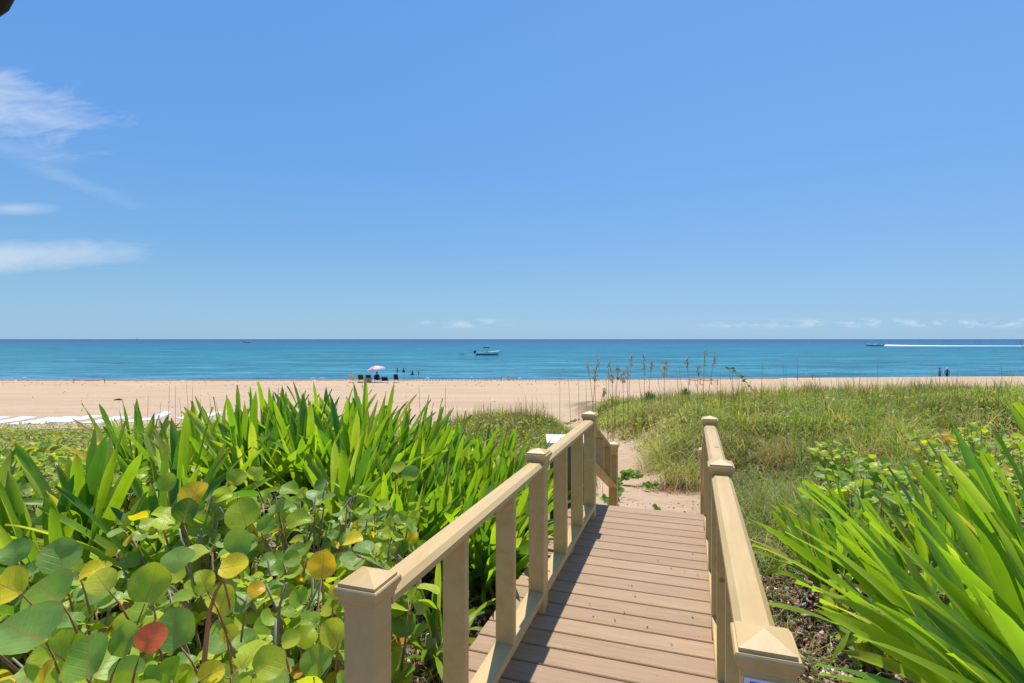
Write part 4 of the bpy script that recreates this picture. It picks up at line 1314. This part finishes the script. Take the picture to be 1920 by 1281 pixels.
cnt_ = {}
for i, (px, py, Y, lean) in enumerate(sorted(stalks)):
    reg = "thin bare stalk against the sand left of the lilies" if px < 500 else ("thin bare stalk rising behind the lily tips" if px < 900 else
          ("thin bare stalk standing among the sea oats" if px < 1400 else "bare stalk rising above the right dune grass"))
    cnt_[reg] = cnt_.get(reg, -1) + 1
    oat(px, py, Y, lean, 0, reg + ', ' + ORD[cnt_[reg]])
oat(1912, 640, 11, .62, 0, "tall dark leaning stalk at the right edge reaching the horizon", dark=True)

# small spiky palmettos on the dune
def palmetto(px, py, Y, r, label, hz=.9):
    Y = min(np.arange(11, 24, .25), key=lambda q: abs(P(px, py, q)[2] - float(ground(P(px, py, q)[0], q)) - .42))
    c = np.array(P(px, py, Y))
    r = r / 14 * Y
    gz_ = float(ground(c[0], Y))
    e = empty("palmetto", (c[0], Y, gz_), label, "palmetto", "spiky palmettos on the dune crest")
    h = c[2] - gz_
    m_ = MB()
    for i in range(110):
        a = rng.uniform(0, 6.28); el = rng.uniform(-.7, 1.5)
        d = np.array((math.cos(a) * math.cos(el), math.sin(a) * math.cos(el), math.sin(el)))
        b0 = np.array((0, 0, h - (.0 if el > 0 else rng.uniform(0, .3))))
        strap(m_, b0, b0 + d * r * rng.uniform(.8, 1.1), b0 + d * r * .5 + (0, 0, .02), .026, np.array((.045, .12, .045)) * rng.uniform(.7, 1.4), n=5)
    m_.build("foliage", M['lily'], e, smooth=True)
    MB().tube([(0, 0, -.05), (0, 0, h * .6), (0, 0, h)], [.03, .025, .02], 8, (.22, .2, .08)).build("stem", M['straw'], e)


palmetto(1218, 750, 14, .25, "dark spiky palmetto left of the two on the dune crest")
palmetto(1286, 742, 14.5, .22, "darker bushy palmetto right of the two on the dune crest")

# ------------------------------------------------------------------ beach furniture
# white sun loungers
def make_lounger(x, y, rz, back, label):
    z = float(ground(x, y)) + .0
    e = empty("sun_lounger", (x, y, z), label, "sun lounger", "white sun loungers on the beach", rz)
    h = .34
    W2 = .27
    L0, LB, L1 = -.72, .25, .72            # foot, hinge, head along local y
    zb = h + back
    MB().prism([(-W2, -.012), (W2, -.012), (W2, .012), (-W2, .012)], [((0, L0, h), (1, 0, 0), (0, 0, 1)), ((0, LB, h - .01), (1, 0, 0), (0, 0, 1))]).build("seat", M['whitefab'], e)
    MB().prism([(-W2, -.012), (W2, -.012), (W2, .012), (-W2, .012)], [((0, LB + .01, h - .01), (1, 0, 0), (0, 0, 1)), ((0, L1, zb), (1, 0, 0), (0, 0, 1))]).build("backrest", M['whitefab'], e)
    m_ = MB()
    for s_ in (-1, 1):
        m_.tube([(s_ * (W2 + .02), L0, h), (s_ * (W2 + .02), LB, h - .01), (s_ * (W2 + .02), L1, zb)], .016, 6)
    for yy, zz in ((L0, h), (L1, zb)):
        m_.tube([(-W2 - .02, yy, zz), (W2 + .02, yy, zz)], .016, 6)
    m_.build("frame", M['white'], e)
    for yy in (L0 + .28, LB + .12):
        m_ = MB()
        for s_ in (-1, 1):
            m_.tube([(s_ * (W2 + .02), yy, h - .01), (s_ * (W2 + .02), yy - .14, .17), (s_ * (W2 + .02), yy - .05, .015)], .014, 6)
        m_.tube([(-W2 - .02, yy - .05, .015), (W2 + .02, yy - .05, .015)], .014, 6)
        m_.build("leg", M['white'], e)


Lx = [(-60, 'partly outside the left edge'), (-15, 'cut by the left edge'), (30, 'with its legs nearest the left edge'), (75, ''), (120, ''), (165, '')]
labs = ["flat white lounger cut off by the left edge of the picture", "flat white lounger, first complete one from the left", "flat white lounger, second complete one from the left",
        "flat white lounger, third complete one from the left", "flat white lounger, fourth from the left in the close row", "flat white lounger, last on the right of the close row, behind the tall blade"]
for i in range(6):
    px = -30 + 45 * i
    Y = 18.4
    x = (px - 960) / 1000 * Y
    make_lounger(x, Y + rng.uniform(-.12, .12), R(-6 + rng.uniform(-3, 3)), rng.uniform(.0, .03), labs[i])
make_lounger(-13.4, 19.6, R(-32), .18, "white lounger with raised back between the upright lily blades")
make_lounger(-11.7, 20.0, R(-40), .08, "white lounger farthest right, half hidden in the grass")


# beach chairs by the umbrella
def folding_chair(px, Y, fab, fab2, label, hgt=.85, wd=.52, arms=True, basey=717, low=False, rz=0.0):
    x = (px - 960) / 1000 * Y
    z = float(ground(x, Y))
    e = empty("beach_chair", (x, Y, z), label, "beach chair", "beach chairs around the pink umbrella", rz)
    w = wd / 2
    zs = .18 if low else .32
    # the back faces the camera (chair looks at the sea)
    MB().prism([(-w, -.012), (w, -.012), (w, .012), (-w, .012)], [((0, -.02, zs), (1, 0, 0), (0, 1, 0)), ((0, -.30, hgt), (1, 0, 0), (0, 1, 0))]).build("backrest", fab, e)
    MB().box((-w, 0, zs - .015), (w, .45, zs + .015)).build("seat", fab2, e)
    m_ = MB()
    for s_ in (-1, 1):
        m_.tube([(s_ * (w + .02), .45, 0), (s_ * (w + .02), -.05, zs), (s_ * (w + .02), -.31, hgt)], .016, 6)
        m_.tube([(s_ * (w + .02), -.15, 0), (s_ * (w + .02), .42, zs + .02)], .016, 6)
        if arms:
            m_.box((s_ * (w + .05) - .03, -.16, zs + .22), (s_ * (w + .05) + .03, .38, zs + .25))
            m_.tube([(s_ * (w + .02), .36, zs), (s_ * (w + .02), .34, zs + .22)], .013, 6)
    m_.build("frame", M['alu'], e)
    return e, z


YC = 58.0
e1, _ = folding_chair(660, YC, M['beige'], M['beige'], "tall pale beige beach chair leftmost under the umbrella", .95, .50, False)
e2, _ = folding_chair(677, YC, M['greenfab'], M['orange'], "dark green beach chair with an orange edge at its foot", .85, .55)
MB().box((-.28, -.34, .02), (.28, -.20, .12)).build("towel", M['orange'], e2)
e3, _ = folding_chair(691, YC, M['navy'], M['tanfab'], "navy beach chair with a tan panel hanging over its back", .85, .58)
MB().prism([(-.33, -.012), (.33, -.012), (.33, .012), (-.33, .012)], [((0, -.22, .06), (1, 0, 0), (0, 1, 0)), ((0, -.30, .52), (1, 0, 0), (0, 1, 0))]).build("panel", M['tanfab'], e3)
e4, zc4_ = folding_chair(707, YC, M['navy'], M['navy'], "navy beach chair carrying a seated person, under the umbrella", .80, .54)
e5, _ = folding_chair(722, YC, M['navy'], M['navy'], "low wide navy sling chair, fifth from the left", .62, .66, False, low=True)
e6, _ = folding_chair(743, YC, M['navy'], M['navy'], "navy beach chair with pale armrests, set apart at the right", .92, .48)


def skin_body(name, joints, edges, radii, mat, loc, label=None, cat=None, group=None, rz=0.0, clothes=None, hair=None):
    me = bpy.data.meshes.new(name)
    me.from_pydata(joints, edges, [])
    tmp = bpy.data.objects.new(name + "_tmp", me)
    col.objects.link(tmp)
    mod = tmp.modifiers.new("skin", 'SKIN')
    for i, sv in enumerate(me.skin_vertices[0].data):
        sv.radius = (radii[i], radii[i])
        sv.use_root = (i == 0)
    sub = tmp.modifiers.new("sub", 'SUBSURF'); sub.levels = 2; sub.render_levels = 2
    dg = bpy.context.evaluated_depsgraph_get()
    m2_ = bpy.data.meshes.new_from_object(tmp.evaluated_get(dg))
    bpy.data.objects.remove(tmp)
    m2_.materials.clear(); m2_.materials.append(mat)
    for p_ in m2_.polygons:
        p_.use_smooth = True
    o = bpy.data.objects.new(name, m2_)
    col.objects.link(o)
    o.location = loc
    o.rotation_euler = (0, 0, rz)
    tag(o, label, cat, group)
    for nm, mb_, mt in (clothes or []):
        mb_.build(nm, mt, o, smooth=True)
    return o


def ellips(mb_, c, r, n=10, k=7, zmin=-1.0):
    vs, fs = [], []
    for j in range(k + 1):
        t = math.pi * j / k
        zz = max(math.cos(t), zmin)
        for i in range(n):
            a = 2 * math.pi * i / n
            vs.append((c[0] + r[0] * math.sin(t) * math.cos(a), c[1] + r[1] * math.sin(t) * math.sin(a), c[2] + r[2] * zz))
    for j in range(k):
        for i in range(n):
            i2 = (i + 1) % n
            fs.append((j * n + i, (j + 1) * n + i, (j + 1) * n + i2, j * n + i2))
    mb_.add(vs, fs)
    return mb_


def person(kind, loc, label, rz=0.0, skin='skin', trunk=None, hat=None, group=None, arm=0.0):
    hz = 1.0
    if kind == 'stand':
        J = [(0, 0, .92), (0, 0, 1.15), (0, .0, 1.36), (0, 0, 1.47), (0, -.01, 1.56), (0, -.01, 1.66),
             (.19, 0, 1.38), (.25, .0 - arm * .1, 1.12), (.24 + arm * .3, -.1, .90 + arm * .3), (-.19, 0, 1.38), (-.25, 0, 1.12), (-.24, -.08, .88),
             (.09, 0, .86), (.10, -.03, .48), (.10, .0, .08), (.11, -.12, .03), (-.09, 0, .86), (-.11, .05, .48), (-.12, .1, .08), (-.12, 0, .03)]
        Rr = [.13, .12, .13, .055, .075, .085, .055, .045, .03, .055, .045, .03, .09, .06, .04, .035, .09, .06, .04, .035]
    else:   # seated, looking towards +y
        J = [(0, 0, .12), (0, -.10, .32), (0, -.18, .52), (0, -.18, .62), (0, -.18, .70), (0, -.18, .79),
             (.19, -.17, .53), (.26, -.02, .36), (.22, .2, .33), (-.19, -.17, .53), (-.26, -.02, .36), (-.22, .2, .33),
             (.09, .05, .12), (.11, .42, .30), (.11, .62, -.02), (.11, .74, -.05), (-.09, .05, .12), (-.11, .42, .30), (-.11, .62, -.02), (-.11, .74, -.05)]
        Rr = [.13, .12, .13, .055, .075, .085, .055, .045, .03, .055, .045, .03, .09, .06, .04, .035, .09, .06, .04, .035]
    E = [(0, 1), (1, 2), (2, 3), (3, 4), (4, 5), (2, 6), (6, 7), (7, 8), (2, 9), (9, 10), (10, 11), (0, 12), (12, 13), (13, 14), (14, 15), (0, 16), (16, 17), (17, 18), (18, 19)]
    h = J[5]
    cl_ = [("hair", ellips(MB(), (h[0], h[1] + (.02 if kind == 'stand' else -.015), h[2] + .0), (.098, .105, .115), zmin=-.4), M[hat or 'hair'])]
    if trunk:
        p = J[0]
        cl_.append(("swimsuit", ellips(MB(), (p[0], p[1], p[2] - .03), (.19, .16, .16)), M[trunk]))
    return skin_body("person", J, E, Rr, M[skin], loc, label, "person", group, rz, cl_)


xs = (707 - 960) / 1000 * YC
person('sit', (xs, YC + .12, float(ground(xs, YC)) + .30), "person sitting in the navy chair under the umbrella", skin='skindark', trunk='navy')

# umbrella
ux_, uy_ = (704 - 960) / 1000 * 58.6, 58.6
uz = float(ground(ux_, uy_))
ue = empty("beach_umbrella", (ux_, uy_, uz), "pink and white beach umbrella tilted over the chairs", "umbrella")
tl = R(9)
top = np.array((-.03, 0, 2.42))
axv = np.array((math.sin(tl), 0, math.cos(tl)))
a1 = np.array((math.cos(tl), 0, -math.sin(tl))); a2 = np.array((0, 1.0, 0))
top = np.array((.02, 0, 1.80)); a1 = np.array((math.cos(tl), 0, math.sin(tl))); axv = np.array((-math.sin(tl), 0, math.cos(tl)))
m_ = MB()
NSg = 16
vs, cs, fs = [], [], []
for j, rr in enumerate((0.0, .35, .7, .92, 1.0)):
    drop = .62 * (1 - math.cos(rr * 1.15)) + (.05 if j == 4 else 0)
    for i in range(NSg):
        t = 2 * math.pi * i / NSg
        sc_ = 1.02 - (.06 if i % 2 else 0) * (rr > .8)
        vs.append(top + (a1 * math.cos(t) + a2 * math.sin(t)) * rr * sc_ - axv * drop * 1.0)
for j in range(4):
    for i in range(NSg):
        i2 = (i + 1) % NSg
        fs.append((j * NSg + i, (j + 1) * NSg + i, (j + 1) * NSg + i2, j * NSg + i2))
for k_, f_ in enumerate(fs):
    w_ = (k_ % NSg) // 2 % 2
    m_.add([vs[i] for i in f_], [(0, 1, 2, 3)], (.80, .36, .44) if w_ else (.86, .66, .66))
m_.build("canopy", M['pink'], ue)
MB().tube([(.25, 0, -.1), top - axv * .02, top + axv * .10], [.02, .02, .012], 8).build("pole", M['white'], ue)
m_ = MB()
for i in range(8):
    t = 2 * math.pi * i / 8
    d = a1 * math.cos(t) + a2 * math.sin(t)
    m_.tube([top - axv * .02, top + d * .5 - axv * .12, top + d * .98 - axv * .44], .006, 4)
m_.build("ribs", M['alu'], ue)

# swimmers and waders
for (px, py, Y, lab, sk, dz_) in [(745, 694, 80, "dark-haired bather standing chest deep, leftmost of the four by the umbrella", 'skindark', -1.2), (757, 694, 80, "dark-haired bather, second of the four by the umbrella", 'skindark', -1.2),
                                  (773, 700, 73, "bather standing nearest the beach, third of the four", 'skindark', -1.2), (785, 700, 74, "pale bather with fair hair, rightmost of the four", 'skin', -1.25),
                                  (863, 664, 165, "swimmer farther from the anchored boat's stern", 'skindark', -1.30), (868, 664, 166, "swimmer close behind the anchored boat's stern", 'skindark', -1.25)]:
    x = (px - 960) / 1000 * Y
    person('stand', (x, Y, SEA + dz_), lab, rz=rng.uniform(0, 6), skin=sk, group="bathers in the sea", hat='tanfab' if 'fair' in lab else None)
person('stand', ((1762 - 960) / 1000 * 71, 71, SEA - .70), "wader in blue with arms out, left of the pair at right", rz=.4, trunk='blue', skin='skin', group="waders at the water's edge", arm=1)
person('stand', ((1776 - 960) / 1000 * 70, 70, SEA - .62), "wader wearing a pale hat, right of the pair at right", rz=-.5, trunk='navy', skin='skindark', hat='white', group="waders at the water's edge")


# nest enclosures marked with stakes and tape
def enclosure(pts, hgt, label, tape=True, post=M['stake'], r=.03, band=.055, diag=False):
    o = np.array(pts[0]); g0 = float(ground(o[0], o[1]))
    e = empty("nest_enclosure", (o[0], o[1], g0), label, "nest enclosure", "taped-off nests on the beach")
    tops = []
    for (x, y) in pts:
        z = float(ground(x, y)) - g0
        MB().tube([(x - o[0], y - o[1], z - .2), (x - o[0], y - o[1], z + hgt)], r, 6).build("stake", post, e)
        tops.append(np.array((x - o[0], y - o[1], z + hgt - .1)))
    m_ = MB()
    for a, b in zip(tops[:-1], tops[1:]):
        n_ = 6
        pr = [(-.004, -band), (.004, -band), (.004, 0), (-.004, 0)]
        path = []
        for i in range(n_ + 1):
            t = i / n_
            p = a + (b - a) * t - np.array((0, 0, .10 * math.sin(math.pi * t)))
            path.append((p, (0, 1, 0), (0, 0, 1)))
        m_.prism(pr, path)
    m_.build("tape", M['orange'], e)


enclosure([(-46.0, 56), (-43.0, 56.3)], .50, "orange taped stakes on the sand at far left")
enclosure([(-3.0, 61.5), (-1.2, 61.2), (-.4, 61.4), (.6, 61.7)], .55, "faint brown stakes with tape at the centre of the waterline", post=M['tanfab'], r=.04)
enclosure([(17.5, 52.5), (18.7, 53.0), (19.7, 52.6), (19.9, 51.6)], .62, "bright orange taped stakes behind the sea oats")
enclosure([(33.6, 62.8), (35.4, 62.8)], .60, "pair of orange stakes with sagging tape above the right dune")

# driftwood on the sand
dw = empty("driftwood", gp(-24.6, 33.3, 0), "small dark piece of driftwood lying on the open sand", "driftwood")
MB().tube([(-.28, 0, .03), (-.05, .02, .08), (.12, 0, .07), (.3, -.02, .05)], [.02, .05, .045, .02], 7).build("log", M['barkdark'], dw, smooth=True)
MB().tube([(.05, 0, .08), (.12, .03, .16)], [.02, .01], 5).build("twig", M['barkdark'], dw, smooth=True)


# ------------------------------------------------------------------ boats
def hull_mesh(L, Wd, Hb, Hs, nseg=14):
    """pointed hull along +x, bow at +L/2; returns MB and sheer function"""
    sec = []
    for i in range(nseg + 1):
        t = i / nseg
        x = -L / 2 + L * t
        w = Wd / 2 * (1 - max(0, (t - .45) / .55) ** 2.2)
        w = max(w, .01)
        sh = Hs + (Hb - Hs) * max(0, (t - .3) / .7) ** 1.5
        keel = -.35 + .35 * max(0, (t - .75) / .25) ** 2 + (.35 * max(0, (t - .9) / .1))
        x_top = x + .35 * max(0, (t - .8) / .2)
        sec.append([(x_top, -w, sh), (x, -w * .82, .12), (x, 0, keel), (x, w * .82, .12), (x_top, w, sh)])
    return sec


def loft(sec, rows_, mb_=None):
    mb_ = mb_ or MB()
    k = len(rows_)
    vs = [s_[r] for s_ in sec for r in rows_]
    fs = []
    for i in range(len(sec) - 1):
        for j in range(k - 1):
            fs.append((i * k + j, (i + 1) * k + j, (i + 1) * k + j + 1, i * k + j + 1))
    return mb_.add(vs, fs)


def motorboat(name, loc, rz, L, label, top=True, group="motor boats on the sea"):
    e = empty(name, loc, label, "boat", group, rz)
    sec = hull_mesh(L, 2.5, 1.15, .75)
    m_ = loft(sec, [0, 1, 2, 3, 4])
    m_.add([sec[0][i] for i in range(5)], [(0, 1, 2, 3, 4)])
    m_.build("hull", M['hullreflect'], e, smooth=False)
    # white topsides band, proud of the hull, and deck
    mt = MB()
    for sgn, a, b in ((-1, 0, 1), (1, 4, 3)):
        vs, fs = [], []
        for s_ in sec:
            p, q2 = np.array(s_[a]), np.array(s_[b])
            off = np.array((0, sgn * .02, 0))
            vs += [p + off + (0, 0, .02), p * .25 + q2 * .75 + off]
        for i in range(len(sec) - 1):
            fs.append((2 * i, 2 * i + 1, 2 * i + 3, 2 * i + 2))
        mt.add(vs, fs)
    mt.build("topsides", M['hull'], e)
    md = MB()
    vs, fs = [], []
    n = len(sec)
    for i, s_ in enumerate(sec):
        dz_ = .12 if i > n * .55 else -.25
        vs += [np.array(s_[0]) + (0, .03, 0), np.array((s_[0][0], 0, s_[0][2] + dz_)), np.array(s_[4]) - (0, .03, 0)]
    for i in range(n - 1):
        fs += [(3 * i, 3 * i + 1, 3 * i + 4, 3 * i + 3), (3 * i + 1, 3 * i + 2, 3 * i + 5, 3 * i + 4)]
    md.add(vs, fs)
    md.build("deck", M['hull'], e)
    MB().box((-.6, -.5, .4), (.35, .5, 1.35)).build("console", M['hull'], e)
    MB().prism([(-.45, 0), (.45, 0), (.45, .03), (-.45, .03)], [((.38, 0, 1.1), (0, 1, 0), (-.5, 0, .8)), ((.1, 0, 1.75), (0, 1, 0), (-.5, 0, .8))]).build("windscreen", M['dark'], e)
    if top:
        m_ = MB()
        for xx in (-.9, .25):
            for yy in (-.6, .6):
                m_.tube([(xx, yy, .5), (xx * .9, yy * .9, 2.05)], .035, 6)
            m_.tube([(xx * .9, -.54, 2.03), (xx * .9, .54, 2.03)], .035, 6)
        m_.tube([(-.81, 0, 2.03), (.22, 0, 2.03)], .035, 6)
        m_.build("top_frame", M['alu'], e)
        MB().prism([(-.9, 0), (.9, 0), (.8, .22), (-.8, .22)], [((-1.25, 0, 2.05), (0, 1, 0), (0, 0, 1)), ((.6, 0, 2.08), (0, 1, 0), (0, 0, 1))]).build("bimini", M['navy'], e)
    for yy in (-.4, .4):
        MB().prism([(-.22, 0), (.22, 0), (.18, .75), (-.18, .85)], [((-L / 2 - .65, yy - 0, .45), (0, .8, 0), (0, 0, 1)), ((-L / 2 - .02, yy, .35), (0, .8, 0), (0, 0, 1))]).build("outboard_motor", M['dark'], e)
    return e


motorboat("motor_boat", ((914 - 960) / 1000 * 163, 163, SEA + .12), R(-4), 7.0, "white open motor boat anchored with green reflection painted on lower hull and dark sunshade")
sp_ = motorboat("motor_boat", ((1640 - 960) / 1000 * 375, 375, SEA + .25), R(176), 11.5, "speedboat racing left ahead of a long white wake", top=False)
motorboat("motor_boat", ((464 - 960) / 1000 * 720, 720, SEA + .2), R(10), 9.5, "small distant motor boat left of the umbrella below the horizon")
motorboat("motor_boat", ((587 - 960) / 1000 * 2600, 2600, SEA + 1), R(60), 14, "tiny dark boat right on the horizon above the lilies")
# wake: a strip of foam on the water
wk = MB()
vs, fs = [], []
N_ = 120
for i in range(N_ + 1):
    t = i / N_
    x = 259.5 + t * 260
    y0_ = 375 + 4 * t
    w = 1.0 + 3.5 * min(1, t * 6) + rng.uniform(-.6, .6)
    h = .9 * math.exp(-t * 9) + .22
    vs += [(x, y0_ - w, SEA + .03), (x, y0_, SEA + h), (x, y0_ + w, SEA + .03)]
for i in range(N_):
    fs += [(3 * i, 3 * i + 1, 3 * i + 4, 3 * i + 3), (3 * i + 1, 3 * i + 2, 3 * i + 5, 3 * i + 4)]
wk.add(vs, fs)
tag(wk.build("boat_wake", M['foam'], smooth=True), kind='stuff')
# sail boat far at left
sb = empty("sail_boat", ((257 - 960) / 1000 * 2300, 2300, SEA), "tiny white sailing boat on the horizon at far left", "boat", rz=R(15))
sec = hull_mesh(12, 3.2, 1.5, 1.1)
m_ = loft(sec, [0, 1, 2, 3, 4]); m_.build("hull", M['hull'], sb)
MB().tube([(0, 0, .5), (0, 0, 9)], .1, 6).build("mast", M['alu'], sb)
MB().add([(-.2, -.05, 1.5), (-4.5, -.05, 1.7), (-.2, -.05, 8.8), (-.2, .05, 1.5), (-4.5, .05, 1.7), (-.2, .05, 8.8)], [(0, 1, 2), (5, 4, 3), (0, 3, 4, 1), (1, 4, 5, 2), (2, 5, 3, 0)]).build("sail", M['whitefab'], sb)

# breaker foam along the waterline (a thin broken strip)
fm = MB()
for (px0, px1, yy) in [(270, 312, 68.5), (670, 800, 66.5), (800, 960, 67.2), (30, 60, 67.5), (940, 1060, 66.0), (560, 600, 66.2), (1500, 1560, 74)]:
    x0_, x1_ = (px0 - 960) / 1000 * yy, (px1 - 960) / 1000 * yy
    x = x0_
    while x < x1_:
        l_ = rng.uniform(.3, 1.6)
        if rng.random() < .55:
            yj = yy + rng.uniform(-.5, .5)
            w = rng.uniform(.03, .10)
            fm.add([(x, yj, SEA + .02), (x + l_ / 2, yj - w, SEA + .03), (x + l_, yj, SEA + .02), (x + l_ / 2, yj + w, SEA + .09), (x + l_ / 2, yj, SEA + .14)], [(0, 1, 4), (1, 2, 4), (2, 3, 4), (3, 0, 4)])
        x += l_
tag(fm.build("surf_foam", M['foam']), kind='stuff')

# ------------------------------------------------------------------ tree whose limb enters the top left corner
te = empty("tree", (-3.2, 2.9, float(ground(-3.2, 2.9))), "dark tree limb cutting the top left corner of the sky", "tree")
t0 = np.array((-3.2, 2.9, float(ground(-3.2, 2.9))))
cc_ = np.array(P(-28, -20, 2.6)) - t0
MB().tube([(-.3, 0, -.2), (-.25, 0, 1.0), (-.28, -.05, 2.2), (-.2, -.1, 3.6), (-.1, 0, 4.6)], [.22, .18, .16, .12, .05], 12).build("trunk", M['barkdark'], te, smooth=True)
MB().tube([(-.28, -.05, 2.0), cc_ - (.34, 0, .24), cc_ + (-.02, 0, 0), cc_ + (.10, -.05, .12), cc_ + (.35, -.1, .55), cc_ + (.7, -.1, 1.2)], [.12, .11, .115, .12, .08, .04], 10).build("limb", M['barkdark'], te, smooth=True)
m_ = MB()
for i in range(260):
    p = cc_ + (rng.normal(.0, .5), rng.normal(0, .5), 1.35 + rng.random() * 1.0)
    a = rng.uniform(0, 6.28)
    u_ = np.array((math.cos(a), math.sin(a), rng.uniform(-.4, .4))) * .09; w_ = np.array((-math.sin(a), math.cos(a), rng.uniform(-.4, .4))) * .035
    m_.add([p - u_, p - w_, p + u_, p + w_], [(0, 1, 2, 3)], (.05, .10, .03))
m_.build("crown", M['grass'], te)
